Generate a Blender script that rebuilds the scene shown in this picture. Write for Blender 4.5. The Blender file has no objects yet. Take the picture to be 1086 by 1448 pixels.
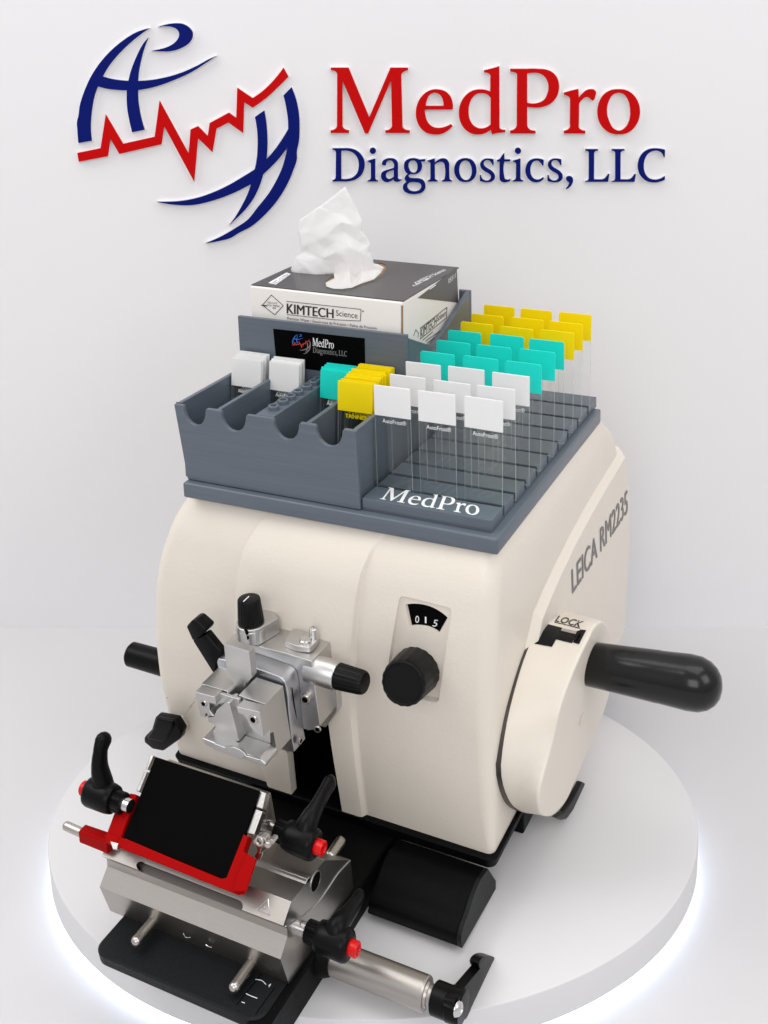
# A rotary microtome on a white display platform, with a slide organiser on top.
# All dimensions below are in millimetres; M_() turns them into metres.
import bpy, bmesh, math, random
import numpy as np
from mathutils import Vector, Matrix
from mathutils.geometry import delaunay_2d_cdt
from mathutils.bvhtree import BVHTree
random.seed(7)
S = 0.001
scn = bpy.context.scene
COL = scn.collection

# ------------------------------------------------------------------ camera
FPX, CX, CY, W, H = 1638.0, 543.0, 330.0, 1086.0, 1448.0
def _rot(y, p, r):
    cy, sy, cp, sp, cr, sr = math.cos(y), math.sin(y), math.cos(p), math.sin(p), math.cos(r), math.sin(r)
    Rz = np.array([[cy, -sy, 0], [sy, cy, 0], [0, 0, 1]])
    A = np.array([[1, 0, 0], [0, 0, -1], [0, 1, 0]])
    P = np.array([[1, 0, 0], [0, cp, -sp], [0, sp, cp]])
    Q = np.array([[cr, -sr, 0], [sr, cr, 0], [0, 0, 1]])
    return Q @ P @ A @ Rz
CM = _rot(math.radians(-26.4), math.radians(12.5), math.radians(-1.5))
CAM = np.array([346.0, -600.0, 600.0])
def ray(px, py):
    return CM.T @ np.array([(px - CX) / FPX, (py - CY) / FPX, 1.0])
def onax(px, py, v, k):
    d = ray(px, py); t = (v - CAM[k]) / d[k]; return Vector(CAM + t * d)
def UX(px, py, x): return onax(px, py, x, 0)      # a sight line met by the plane x = const (mm)
def UY(px, py, y): return onax(px, py, y, 1)
def UZ(px, py, z): return onax(px, py, z, 2)
def UP(px, py, p0, n):
    d = ray(px, py); n = np.array(n, float); t = ((np.array(p0, float) - CAM) @ n) / (d @ n); return Vector(CAM + t * d)

cd = bpy.data.cameras.new('camera'); cam = bpy.data.objects.new('camera', cd); COL.objects.link(cam)
cd.sensor_fit = 'AUTO'; cd.sensor_width = 36.0; cd.lens = 36.0 * FPX / H
cd.shift_y = -(H / 2 - CY) / H
cd.clip_start = 0.05; cd.clip_end = 50
cam.matrix_world = Matrix(((CM[0][0], -CM[1][0], -CM[2][0], CAM[0] * S), (CM[0][1], -CM[1][1], -CM[2][1], CAM[1] * S),
                           (CM[0][2], -CM[1][2], -CM[2][2], CAM[2] * S), (0, 0, 0, 1)))
scn.camera = cam

# ------------------------------------------------------------------ materials
def nodes(m):
    m.use_nodes = True
    return m.node_tree, m.node_tree.nodes['Principled BSDF']
def mat(name, col, rough=.5, metal=0, bump=0, bscale=900, spec=.5, var=0, vscale=30, rvar=0, coat=0, stretch=None, detail=3, sheen=0):
    m = bpy.data.materials.new(name); nt, b = nodes(m); N = nt.nodes; L = nt.links
    b.inputs['Base Color'].default_value = (*col, 1); b.inputs['Roughness'].default_value = rough
    b.inputs['Metallic'].default_value = metal; b.inputs['Specular IOR Level'].default_value = spec
    if coat: b.inputs['Coat Weight'].default_value = coat; b.inputs['Coat Roughness'].default_value = .12
    tc = N.new('ShaderNodeTexCoord'); src = tc.outputs['Object']
    if stretch:
        mp = N.new('ShaderNodeMapping'); mp.inputs['Scale'].default_value = stretch; L.new(src, mp.inputs[0]); src = mp.outputs[0]
    def noise(sc, det=3):
        n = N.new('ShaderNodeTexNoise'); n.inputs['Scale'].default_value = sc; n.inputs['Detail'].default_value = det
        L.new(src, n.inputs['Vector']); return n
    if bump:
        n = noise(bscale, detail); bp = N.new('ShaderNodeBump'); bp.inputs['Strength'].default_value = bump; bp.inputs['Distance'].default_value = .0006
        L.new(n.outputs[0], bp.inputs['Height']); L.new(bp.outputs[0], b.inputs['Normal'])
    if var:
        n = noise(vscale, 5); mx = N.new('ShaderNodeMix'); mx.data_type = 'RGBA'
        mx.inputs[6].default_value = (*[c * (1 - var) for c in col], 1); mx.inputs[7].default_value = (*[min(1, c * (1 + var)) for c in col], 1)
        L.new(n.outputs[0], mx.inputs[0]); L.new(mx.outputs[2], b.inputs['Base Color'])
    if rvar:
        n = noise(vscale * 2.3, 5); mr = N.new('ShaderNodeMapRange'); mr.inputs[3].default_value = max(.02, rough - rvar); mr.inputs[4].default_value = rough + rvar
        L.new(n.outputs[0], mr.inputs[0]); L.new(mr.outputs[0], b.inputs['Roughness'])
    return m
M = {}
M['cream'] = mat('cream_plastic', (.735, .672, .588), .42, bump=.27, bscale=480, var=.025, vscale=25, spec=.4)
M['cream_smooth'] = mat('cream_smooth', (.735, .672, .588), .4, bump=.2, bscale=480, spec=.4)
M['black'] = mat('black_plastic', (.003, .003, .0032), .4, bump=.2, bscale=900, spec=.16, rvar=.08)
M['base'] = mat('black_base', (.0025, .0025, .0027), .5, bump=.25, bscale=500, spec=.08, rvar=.08)
M['rubber'] = mat('black_handle', (.0025, .0025, .0027), .34, bump=.08, bscale=500, spec=.13, rvar=.08)
M['gloss_black'] = mat('gloss_black_handle', (.0025, .0025, .0027), .2, bump=.05, bscale=400, spec=.4, rvar=.06, vscale=60)
M['matt_black'] = mat('matt_black', (.0015, .0015, .0015), .7, spec=.04)
M['flat_black'] = mat('black_film', (.0012, .0012, .0012), .6, spec=.03)
M['plate'] = mat('black_crackle', (.0085, .0095, .0105), .45, bump=.5, bscale=700, spec=.16, detail=2)
M['silver'] = mat('aluminium', (.58, .57, .56), .36, 1)
M['silver_fine'] = mat('anodised_aluminium', (.50, .51, .54), .34, 1)
M['steel'] = mat('brushed_steel', (.43, .40, .37), .36, 1, bump=.1, bscale=45, stretch=(3, 60, 60), var=.06, vscale=30, rvar=.06)
M['steel_side'] = mat('brushed_steel_lit', (.52, .50, .48), .3, 1, bump=.06, bscale=40, stretch=(30, 4, 30), var=.05, vscale=40, rvar=.05)  # lighter copy of the steel: brighter end faces put into the colour
M['shaded_steel'] = mat('shadowed_steel', (.10, .09, .085), .4, 1)  # steel darkened to paint the shade of grooves and gaps
M['pin'] = mat('ground_pin', (.5, .47, .44), .27, 1, rvar=.05)
M['red'] = mat('red_lacquer', (.32, .0005, .0007), .42, bump=.04, bscale=500, spec=.05)
M['redbtn'] = mat('red_button', (.6, .003, .004), .2, spec=.3)
M['white'] = mat('platform_white', (.655, .646, .652), .45, bump=.05, bscale=900, spec=.2)
M['wall'] = mat('wall_paint', (.76, .745, .752), .8, bump=.08, bscale=350, spec=.2, var=.008, vscale=6)
M['floor'] = mat('floor_paint', (.60, .588, .596), .6, bump=.03, bscale=350, spec=.15, var=.008, vscale=6)
M['logored'] = mat('logo_red', (.50, .0004, .0008), .5, spec=.08)
M['logoblue'] = mat('logo_blue', (.001, .0065, .125), .5, spec=.08)
M['logoedge'] = mat('logo_white_edge', (.87, .865, .86), .5)
M['ink'] = mat('black_ink', (.02, .02, .02), .6)
M['greyink'] = mat('grey_ink', (.20, .19, .185), .55)
M['dimink'] = mat('dark_relief', (.05, .06, .07), .6)
M['whiteink'] = mat('white_ink', (.83, .83, .83), .5)
M['blueink'] = mat('blue_ink', (.02, .12, .5), .5)
M['redink'] = mat('red_ink', (.5, .03, .02), .5)
M['carton'] = mat('carton_board', (.72, .685, .645), .5, bump=.1, bscale=260, var=.02, vscale=40)
M['cartongrey'] = mat('carton_grey_print', (.068, .066, .066), .36, bump=.06, bscale=260, var=.06, vscale=50)
M['cartonedge'] = mat('carton_edge', (.80, .78, .76), .5)
M['scuff'] = mat('scuff_mark', (.36, .30, .24), .6)
M['brown'] = mat('carton_core', (.28, .17, .09), .8)
M['chrome'] = mat('chrome', (.66, .65, .64), .2, 1)
# 3D printed grey: fine horizontal layer lines
def printed():
    m = bpy.data.materials.new('grey_printed_plastic'); nt, b = nodes(m); N = nt.nodes; L = nt.links
    tc = N.new('ShaderNodeTexCoord'); mp = N.new('ShaderNodeMapping'); mp.inputs['Scale'].default_value = (6, 6, 900)
    L.new(tc.outputs['Object'], mp.inputs[0])
    n = N.new('ShaderNodeTexNoise'); n.inputs['Scale'].default_value = 2.2; n.inputs['Detail'].default_value = 2; L.new(mp.outputs[0], n.inputs['Vector'])
    bp = N.new('ShaderNodeBump'); bp.inputs['Strength'].default_value = .22; bp.inputs['Distance'].default_value = .0005
    L.new(n.outputs[0], bp.inputs['Height']); L.new(bp.outputs[0], b.inputs['Normal'])
    mp2 = N.new('ShaderNodeMapping'); mp2.inputs['Scale'].default_value = (9, 9, 260); L.new(tc.outputs['Object'], mp2.inputs[0])
    n2 = N.new('ShaderNodeTexNoise'); n2.inputs['Scale'].default_value = 2; n2.inputs['Detail'].default_value = 5; L.new(mp2.outputs[0], n2.inputs['Vector'])
    r = N.new('ShaderNodeValToRGB'); r.color_ramp.elements[0].position = .3; r.color_ramp.elements[1].position = .72
    r.color_ramp.elements[0].color = (.088, .108, .134, 1); r.color_ramp.elements[1].color = (.104, .126, .155, 1)
    L.new(n2.outputs[0], r.inputs[0]); L.new(r.outputs[0], b.inputs['Base Color'])
    b.inputs['Roughness'].default_value = .33; b.inputs['Specular IOR Level'].default_value = .5
    return m
M['grey'] = printed()
def frosted(name, col, trans):
    m = bpy.data.materials.new(name); nt, b = nodes(m); N = nt.nodes; L = nt.links
    b.inputs['Base Color'].default_value = (*col, 1); b.inputs['Roughness'].default_value = .45; b.inputs['Specular IOR Level'].default_value = .3
    t = N.new('ShaderNodeBsdfTranslucent'); t.inputs[0].default_value = (*col, 1)
    mx = N.new('ShaderNodeMixShader'); mx.inputs[0].default_value = trans
    L.new(b.outputs[0], mx.inputs[1]); L.new(t.outputs[0], mx.inputs[2]); L.new(mx.outputs[0], N['Material Output'].inputs[0]); return m
M['lab_white'] = frosted('frosted_white', (.88, .875, .87), .25)
M['lab_teal'] = frosted('frosted_teal', (.015, .80, .70), .3)
M['lab_yellow'] = frosted('frosted_yellow', (.97, .79, .0), .3)
M['tissue'] = frosted('tissue_paper', (.95, .945, .94), .55)
def clear_glass(name, amount, tint):
    m = bpy.data.materials.new(name); nt, b = nodes(m); N = nt.nodes; L = nt.links
    t = N.new('ShaderNodeBsdfTransparent'); t.inputs[0].default_value = (*tint, 1)
    g = N.new('ShaderNodeBsdfGlossy'); g.inputs['Roughness'].default_value = .04; g.inputs[0].default_value = (.9, .92, .92, 1)
    fr = N.new('ShaderNodeFresnel'); fr.inputs[0].default_value = 1.35
    mu = N.new('ShaderNodeMath'); mu.operation = 'MULTIPLY'; mu.inputs[1].default_value = amount; L.new(fr.outputs[0], mu.inputs[0])
    mx = N.new('ShaderNodeMixShader'); L.new(mu.outputs[0], mx.inputs[0]); L.new(t.outputs[0], mx.inputs[1]); L.new(g.outputs[0], mx.inputs[2])
    L.new(mx.outputs[0], N['Material Output'].inputs[0]); return m
M['glass'] = clear_glass('slide_glass', .75, (.992, .995, .993))
def edge_glass():
    m = bpy.data.materials.new('slide_glass_edge'); nt, b = nodes(m); N = nt.nodes; L = nt.links
    b.inputs['Base Color'].default_value = (.5, .53, .52, 1); b.inputs['Roughness'].default_value = .2
    t = N.new('ShaderNodeBsdfTransparent'); t.inputs[0].default_value = (.8, .85, .84, 1)
    mx = N.new('ShaderNodeMixShader'); mx.inputs[0].default_value = .65
    L.new(t.outputs[0], mx.inputs[1]); L.new(b.outputs[0], mx.inputs[2]); L.new(mx.outputs[0], N['Material Output'].inputs[0]); return m
M['glass_edge'] = edge_glass()
def emitter(name, col, st):
    m = bpy.data.materials.new(name); nt, b = nodes(m)
    b.inputs['Base Color'].default_value = (*col, 1); b.inputs['Emission Color'].default_value = (*col, 1); b.inputs['Emission Strength'].default_value = st; return m
M['led'] = emitter('led_strip', (.74, .85, 1.0), 4.6)

# ------------------------------------------------------------------ mesh helpers (mm)
class MB:
    def __init__(s): s.bm = bmesh.new()
    def v(s, p): return s.bm.verts.new(Vector(p))
    def face(s, vs, mi=0):
        try: f = s.bm.faces.new(vs); f.material_index = mi; return f
        except ValueError: return None
    def loft(s, rings, cap=True, closed=True, mi=0):
        R = [[s.v(p) for p in r] for r in rings]; n = len(R[0])
        for a, b in zip(R, R[1:]):
            for i in range(n if closed else n - 1):
                s.face((a[i], a[(i + 1) % n], b[(i + 1) % n], b[i]), mi)
        if cap and closed: s.face(list(reversed(R[0])), mi); s.face(R[-1], mi)
        return s
    def prism(s, poly, off, mi=0):
        off = Vector(off); return s.loft([[Vector(p) for p in poly], [Vector(p) + off for p in poly]], mi=mi)
    def box(s, x0, x1, y0, y1, z0, z1, mi=0):
        return s.prism([(x0, y0, z0), (x1, y0, z0), (x1, y1, z0), (x0, y1, z0)], (0, 0, z1 - z0), mi)
    def lathe(s, p, d, prof, seg=32, mi=0, ribs=0, rib=0, caps=True):
        p, d = Vector(p), Vector(d).normalized(); a = d.orthogonal().normalized(); b = d.cross(a)
        rings = []
        for t, r in prof:
            ring = []
            for i in range(seg):
                an = 2 * math.pi * i / seg
                rr = r * (1 + (rib if ribs and (i * ribs // seg * 2 != 0) and int(i * 2 * ribs / seg) % 2 else 0))
                ring.append(p + d * t + (a * math.cos(an) + b * math.sin(an)) * rr)
            rings.append(ring)
        return s.loft(rings, cap=caps, mi=mi)
    def cyl(s, p0, p1, r0, r1=None, seg=32, ch=.6, mi=0):
        r1 = r0 if r1 is None else r1; p0, p1 = Vector(p0), Vector(p1); L = (p1 - p0).length
        return s.lathe(p0, p1 - p0, [(0, r0 - ch), (ch, r0), (L - ch, r1), (L, r1 - ch)], seg, mi)
    def tube(s, pts, rad, seg=16, flat=1.0, up=None, mi=0, n=6):
        # smooth swept body through pts; rad per point; flat squashes along `up`
        P = [Vector(p) for p in pts]; Q = []; RR = []; FF = []; fl = flat if isinstance(flat, (list, tuple)) else [flat] * len(P)
        for i in range(len(P) - 1):
            p0, p1, p2, p3 = P[max(0, i - 1)], P[i], P[i + 1], P[min(len(P) - 1, i + 2)]
            for k in range(n):
                t = k / n; FF.append(fl[i] * (1 - t) + fl[i + 1] * t)
                Q.append(.5 * ((2 * p1) + (p2 - p0) * t + (2 * p0 - 5 * p1 + 4 * p2 - p3) * t * t + (3 * p1 - p0 - 3 * p2 + p3) * t ** 3))
                RR.append(rad[i] * (1 - t) + rad[i + 1] * t)
        Q.append(P[-1]); RR.append(rad[-1]); FF.append(fl[-1])
        rings = []; m = len(Q)
        # rounded ends
        def ring(c, d, r, e):
            d = d.normalized(); u = Vector(up) if up is not None else d.orthogonal(); u = (u - d * u.dot(d)).normalized(); w = d.cross(u)
            return [c + (u * math.cos(2 * math.pi * i / seg) * e + w * math.sin(2 * math.pi * i / seg)) * r for i in range(seg)]
        d0 = Q[1] - Q[0]; d1 = Q[-1] - Q[-2]
        for k in (80, 55, 28): rings.append(ring(Q[0] - d0.normalized() * RR[0] * math.sin(math.radians(k)) * .8, d0, RR[0] * math.cos(math.radians(k)), FF[0]))
        for i in range(m): rings.append(ring(Q[i], Q[min(m - 1, i + 1)] - Q[max(0, i - 1)], RR[i], FF[i]))
        for k in (28, 55, 80): rings.append(ring(Q[-1] + d1.normalized() * RR[-1] * math.sin(math.radians(k)) * .8, d1, RR[-1] * math.cos(math.radians(k)), FF[-1]))
        return s.loft(rings, mi=mi)
    def build(s, name, mats, parent=None, bevel=0, seg=2, angle=35, flip=False, limit=30, sub=0):
        bm = s.bm
        bmesh.ops.recalc_face_normals(bm, faces=bm.faces)
        org = ORIGIN.get(parent.name, Vector((0, 0, 0))) if parent is not None else Vector((0, 0, 0))
        if bevel:
            bmesh.ops.remove_doubles(bm, verts=bm.verts, dist=1e-4)
            es = [e for e in bm.edges if len(e.link_faces) == 2 and e.calc_face_angle(0) > math.radians(limit)]
            if es: bmesh.ops.bevel(bm, geom=es, offset=bevel, offset_type='OFFSET', segments=seg, profile=.5, affect='EDGES', clamp_overlap=True)
            angle = min(angle, 14 if seg <= 2 else 35)
        for v in bm.verts: v.co = (v.co - org) * S
        me = bpy.data.meshes.new(name); bm.to_mesh(me); bm.free()
        for p in me.polygons: p.use_smooth = True
        me.set_sharp_from_angle(angle=math.radians(angle))
        for m in (mats if isinstance(mats, (list, tuple)) else [mats]): me.materials.append(m)
        o = bpy.data.objects.new(name, me); COL.objects.link(o)
        if parent is not None: o.parent = parent
        ORIGIN[o.name] = org
        return o
ORIGIN = {}
def weighted(o):
    wm = o.modifiers.new('normals', 'WEIGHTED_NORMAL'); wm.mode = 'FACE_AREA'; wm.weight = 100; wm.keep_sharp = True
def tag(o, label=None, cat=None, group=None, kind=None):
    if label: o['label'] = label
    if cat: o['category'] = cat
    if group: o['group'] = group
    if kind: o['kind'] = kind
    return o
def empty(name, loc, label, cat, group=None):
    o = bpy.data.objects.new(name, None); COL.objects.link(o); o.location = Vector(loc) * S; o.empty_display_size = .01
    ORIGIN[o.name] = Vector(loc); return tag(o, label, cat, group)
def rrect(x0, x1, y0, y1, r, n=5):
    out = []
    for cx, cy, a0 in ((x1 - r, y1 - r, 0), (x0 + r, y1 - r, 90), (x0 + r, y0 + r, 180), (x1 - r, y0 + r, 270)):
        for k in range(n + 1):
            a = math.radians(a0 + 90 * k / n); out.append((cx + r * math.cos(a), cy + r * math.sin(a)))
    return out
def rpoly(px, r, n=5):
    # polygon with rounded corners
    out = []
    for i in range(len(px)):
        a, b, c = (np.array(px[k % len(px)], float) for k in (i - 1, i, i + 1))
        p, q = b + (a - b) / np.linalg.norm(a - b) * r, b + (c - b) / np.linalg.norm(c - b) * r
        for k in range(n + 1): t = k / n; out.append(tuple((1 - t) ** 2 * p + 2 * t * (1 - t) * b + t * t * q))
    return out
def spline(pts, n=8):
    # pts: list of (x, y, corner?) closed; smooth runs between corners
    N = len(pts); out = []
    for i in range(N):
        p1, p2 = pts[i], pts[(i + 1) % N]
        p0 = pts[i - 1] if not p1[2] else None
        p3 = pts[(i + 2) % N] if not p2[2] else None
        if p0 is None and p3 is None: out.append((p1[0], p1[1])); continue
        a = np.array(p1[:2], float); b = np.array(p2[:2], float); L = np.linalg.norm(b - a)
        def tan(q0, q1, q2):
            q0, q1, q2 = [np.array(q[:2], float) for q in (q0, q1, q2)]
            d1, d2 = q1 - q0, q2 - q1; l1, l2 = np.linalg.norm(d1) + 1e-9, np.linalg.norm(d2) + 1e-9
            t = d1 / l1 * l2 + d2 / l2 * l1
            return t / (np.linalg.norm(t) + 1e-9)
        ta = tan(p0, p1, p2) if p0 is not None else None
        tb = tan(p1, p2, p3) if p3 is not None else None
        if ta is None: d = (b - a) / L; ta = 2 * d * (d @ tb) - tb; ta = ta / np.linalg.norm(ta)
        if tb is None: d = (b - a) / L; tb = 2 * d * (d @ ta) - ta; tb = tb / np.linalg.norm(tb)
        m = n if L > 0 else 1
        for k in range(m):
            t = k / m; h = (2 * t ** 3 - 3 * t ** 2 + 1, t ** 3 - 2 * t ** 2 + t, -2 * t ** 3 + 3 * t ** 2, t ** 3 - t ** 2)
            q = h[0] * a + h[1] * L * ta + h[2] * b + h[3] * L * tb
            out.append((q[0], q[1]))
    return out
def parse(txt, tiles, dflt):
    # "x,y" smooth point, "x,y*" corner; a token "@K" switches the tile (origin and scale of the drawing)
    pts = []; t = tiles[dflt]
    for w in txt.split():
        if w[0] == '@': t = tiles[w[1:]]; continue
        c = w.endswith('*'); x, y = w.rstrip('*').split(',')
        pts.append((t[0] + float(x) / t[2], t[1] + float(y) / t[2], c))
    return pts
def area(p): return .5 * sum(p[i - 1][0] * p[i][1] - p[i][0] * p[i - 1][1] for i in range(len(p)))
def offset_poly(p, d):
    # outward mitred offset by d of a polygon
    n = len(p); sgn = 1 if area(p) > 0 else -1; out = []
    for i in range(n):
        a, b, c = np.array(p[i - 1]), np.array(p[i]), np.array(p[(i + 1) % n])
        d1, d2 = b - a, c - b; l1, l2 = np.linalg.norm(d1), np.linalg.norm(d2)
        if l1 < 1e-6 or l2 < 1e-6: out.append(tuple(b)); continue
        n1 = np.array([d1[1], -d1[0]]) / l1 * sgn; n2 = np.array([d2[1], -d2[0]]) / l2 * sgn
        m = n1 + n2; k = 1 + n1 @ n2; k = max(k, .5)
        out.append(tuple(b + m / k * d))
    return out
def fill(contours):
    # triangulate outer contours with holes -> verts2d, tris
    vs, es, fs = [], [], []; k = 0
    for c in contours:
        c = [q for i, q in enumerate(c) if (abs(q[0] - c[i - 1][0]) + abs(q[1] - c[i - 1][1])) > 1e-5]
        n = len(c); vs += [Vector((q[0], q[1])) for q in c]; fs.append(list(range(k, k + n))); k += n
    r = delaunay_2d_cdt(vs, [], fs, 3, 1e-6)     # 3: even-odd style fill of the outlines with holes
    return [tuple(v) for v in r[0]], r[2], [vs[f[0]:f[-1] + 1] for f in fs]
def inside(pt, contours):
    x, y = pt; c = False
    for poly in contours:
        P = np.asarray(poly, float); Q = np.roll(P, 1, axis=0)
        k = (P[:, 1] > y) != (Q[:, 1] > y)
        if k.any():
            p, q = P[k], Q[k]; c ^= bool(np.count_nonzero(x < (p[:, 0] - q[:, 0]) * (y - q[:, 1]) / (p[:, 1] - q[:, 1]) + q[:, 0]) % 2)
    return c
def slab(mb, contours, f, d0, d1, mi=0):
    # 2d outlines -> solid; f(x, y, h) gives the 3d point at height h above the carrying surface
    vs, es, fs = [], [], []; k = 0
    for c in contours:
        c = [q for i, q in enumerate(c) if (abs(q[0] - c[i - 1][0]) + abs(q[1] - c[i - 1][1])) > 1e-5]
        n = len(c); vs += [Vector((q[0], q[1])) for q in c]; es += [(k + i, k + (i + 1) % n) for i in range(n)]; k += n
    r = delaunay_2d_cdt(vs, es, [], 0, 1e-7)
    V, F = r[0], r[2]
    cs = [[(q[0], q[1]) for q in c] for c in contours]
    top = [mb.v(f(q[0], q[1], d1)) for q in V]
    keep = [t for t in F if inside((sum(V[i][0] for i in t) / len(t), sum(V[i][1] for i in t) / len(t)), cs)]
    for t in keep: mb.face([top[i] for i in t], mi)
    if d0 != d1:
        bot = [mb.v(f(q[0], q[1], d0)) for q in V]
        cnt = {}
        for t in keep:
            for i in range(len(t)):
                e = (t[i], t[(i + 1) % len(t)]); cnt[tuple(sorted(e))] = cnt.get(tuple(sorted(e)), 0) + 1
        for (a, b), n in cnt.items():
            if n == 1: mb.face((top[a], top[b], bot[b], bot[a]), mi)
    return mb
_txt = {}
def text2d(s, bold=0):
    # built-in font outlines -> (verts2d, faces) with cap height 1, origin at the baseline left
    if (s, bold) in _txt: return _txt[(s, bold)]
    cu = bpy.data.curves.new('t', 'FONT'); cu.body = s; cu.fill_mode = 'BOTH'; cu.resolution_u = 4; cu.offset = bold
    o = bpy.data.objects.new('t', cu); COL.objects.link(o); dg = bpy.context.evaluated_depsgraph_get()
    me = bpy.data.meshes.new_from_object(o.evaluated_get(dg)); bpy.data.objects.remove(o); bpy.data.curves.remove(cu)
    V = [(v.co.x, v.co.y) for v in me.vertices]; F = [tuple(p.vertices) for p in me.polygons]; bpy.data.meshes.remove(me)
    _txt[(s, bold)] = (V, F); return V, F
def put_text(mb, s, f, mi=0, bold=0):
    # f(u, v): u in 0..1 across the string, v in 0..1 from the baseline to the cap height
    V, F = text2d(s, bold); x0 = min(p[0] for p in V); x1 = max(p[0] for p in V); h = text2d('H')[0]; h1 = max(p[1] for p in h)
    vs = [mb.v(f((p[0] - x0) / (x1 - x0), p[1] / h1)) for p in V]
    for t in F: mb.face([vs[i] for i in t], mi)
def quad(tl, tr, br, bl):
    # bilinear map of u (left-right), v (bottom-top) in 3d
    tl, tr, br, bl = map(Vector, (tl, tr, br, bl))
    return lambda u, v: (bl * (1 - u) + br * u) * (1 - v) + (tl * (1 - u) + tr * u) * v
# ------------------------------------------------------------------ setting: floor and wall
FZ = -33.0
SA, SB = UZ(0, 888, FZ), UZ(1086, 888, FZ)
WU = (SB - SA).normalized(); WN = Vector((WU.y, -WU.x, 0))            # along the wall, towards the room
if (Vector(CAM) - SA).dot(WN) < 0: WN = -WN
mid = (SA + SB) / 2
mb = MB(); a = mid - WU * 2500; b = mid + WU * 2500
mb.prism([a, b, b + Vector((0, 0, 2200)), a + Vector((0, 0, 2200))], -WN * 40)
tag(mb.build('wall', M['wall']), kind='structure')
mb = MB(); mb.prism([a - WN * 40, b - WN * 40, b + WN * 3000, a + WN * 3000], (0, 0, -30))
tag(mb.build('floor', M['floor']), kind='structure')

# ------------------------------------------------------------------ wall sign
TILES = {'1': (100, 20, 6.7875), '2': (180, 20, 6.7875), '3': (100, 120, 6.7875), '4': (220, 80, 4.936), '5': (210, 200, 6.7875),
         '6': (310, 110, 7.757), '7': (300, 200, 7.757), 'M': (460, 80, 7.757), 'e': (580, 80, 7.757), 'P': (700, 80, 9.05), 'r': (790, 80, 9.05),
         'D': (465, 200, 9.05), 'g': (575, 200, 9.05), 's': (685, 200, 7.757), 'S': (685 - 95.4, 200, 7.757), 'I': (465 + 204.6, 200, 9.05),
         'L': (810, 200, 7.757), 'K': (810 + 289 / 7.757, 200, 7.757)}
EMBLEM = [('1', '765,133* 640,172 520,245 400,345 300,455 215,580 145,730 100,870 82,990 @3 76,330 77,440 86,553* 213,530* 203,430 205,330 218,210 240,100 @1 272,688* 340,708 440,722 549,727* 548,820 556,920 @3 570,320 600,450* 719,425* 690,330 668,220 @1 660,840 656,725* @2 230,705 350,670 480,620 620,555 740,480 863,397* 800,425 680,490 560,545 420,592 280,622 112,638* @1 662,560 680,460 705,360 757,220* 700,290 650,385 610,480 580,570 565,637* 480,630 400,617 318,595* 370,505 440,415 520,330 620,240'),
          ('2', '302,122* 380,98 470,86 540,92 600,125 633,170 632,225 595,280 520,325 430,352 340,355 242,347* 330,332 410,305 470,265 503,215 505,175 480,140 440,122 380,114'),
          ('6', '798,98* 850,240 880,400 886,540 880,680 855,830 @7 935,160 890,320 820,480 720,640 590,790 440,920 290,1000 @5 800,915 690,945 555,968* 700,905 830,830 960,740 @7 500,720 620,570 710,420 780,260 815,130 832,55* 740,180 650,275 565,355* 530,470 470,600 370,740 280,830 190,912* 260,820 330,700 390,580 432,460* 330,515 200,575 80,620 @5 560,578 430,603 300,603 180,590 90,572* 200,572 330,563 480,533 620,485 780,410 900,340 1025,262* @6 418,880 428,740 425,600 413,500 398,423* 500,353* 522,480 533,620 535,740 524,885* 600,800 680,690 762,556* 760,470 742,330 710,188*')]
BEAT = [('3', '75,648* 298,602* 347,280* 512,560* 815,493* 862,148* @4 237,675* 250,505* 302,482* 370,552* 383,460* 516,388* 568,425* 575,215* 681,287* 760,230 830,160 896,75* 931,138* 860,210 790,275 682,354* 623,315* 616,530* 514,457* 430,500* 402,663* 302,565* 275,868* 66,480* 48,608* @3 478,657* 391,510* 368,678* 90,732*')]
G_M = [('M', '65,118* 258,118* 484,660* 716,118* 908,118* 908,146* 870,158 842,180 835,210* 848,750* 858,780 885,797 928,802* 928,832* 660,832* 660,802* 710,790 728,770 733,745* 722,258* 473,836* 437,836* 192,258* 192,745* 200,775 222,792 263,802* 263,832* 63,832* 63,802* 108,790 126,770 132,740* 134,205* 128,172 105,153 65,146*')]
G_e = [('e', '467,575* 465,500 440,430 390,380 320,357 250,357 180,385 120,440 78,520 62,610 72,690 110,770 170,825 250,847 330,845 400,815 465,755* 447,735* 390,762 320,777 250,765 195,715 170,650 163,577*'), ('e', '170,535* 185,470 215,415 260,393 310,403 345,440 362,490 366,535*')]
G_d = [('e', '975,102* 978,760* 985,785 1005,795 1041,797* 1041,823* 960,832 895,847* 882,795* 830,830 760,847 690,843 610,800 555,725 533,620 548,520 600,430 670,375 760,355 820,360 877,380* 877,225* 870,190 850,177 810,172* 808,146* 900,125'), ('e', '880,445* 840,410 790,396 730,405 680,450 648,520 640,610 655,690 690,745 740,777 790,783 840,768 880,740*')]
G_P = [('P', '192,152* 400,152* 560,153 640,160 720,190 780,250 812,340 808,440 770,530 700,600 610,637 520,647 407,635* 407,850* 415,895 440,925 513,940* 513,977* 190,977* 190,940* 245,922 268,895 275,855* 278,240* 270,210 245,197 192,190*'), ('P', '407,212* 480,203 560,210 620,245 665,310 680,390 665,470 630,540 570,580 500,595 407,585*')]
G_r = [('r', '62,458* 150,432 245,410* 252,525* 300,465 350,425 400,412 450,420 470,445 465,490 440,550 425,558 405,545 380,520 345,512 300,540 255,595* 252,865* 258,910 280,928 333,942* 333,977* 62,977* 62,942* 115,925 135,905 138,865* 140,545* 130,515 110,500 62,486*')]
G_o = [('r', '488,700 510,580 570,480 660,425 760,412 860,425 950,485 1010,580 1032,695 1015,800 960,900 870,970 760,988 650,970 560,905 505,810'), ('r', '610,680 635,560 690,480 755,458 820,475 880,555 907,690 895,810 850,895 770,942 700,915 640,820')]
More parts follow.
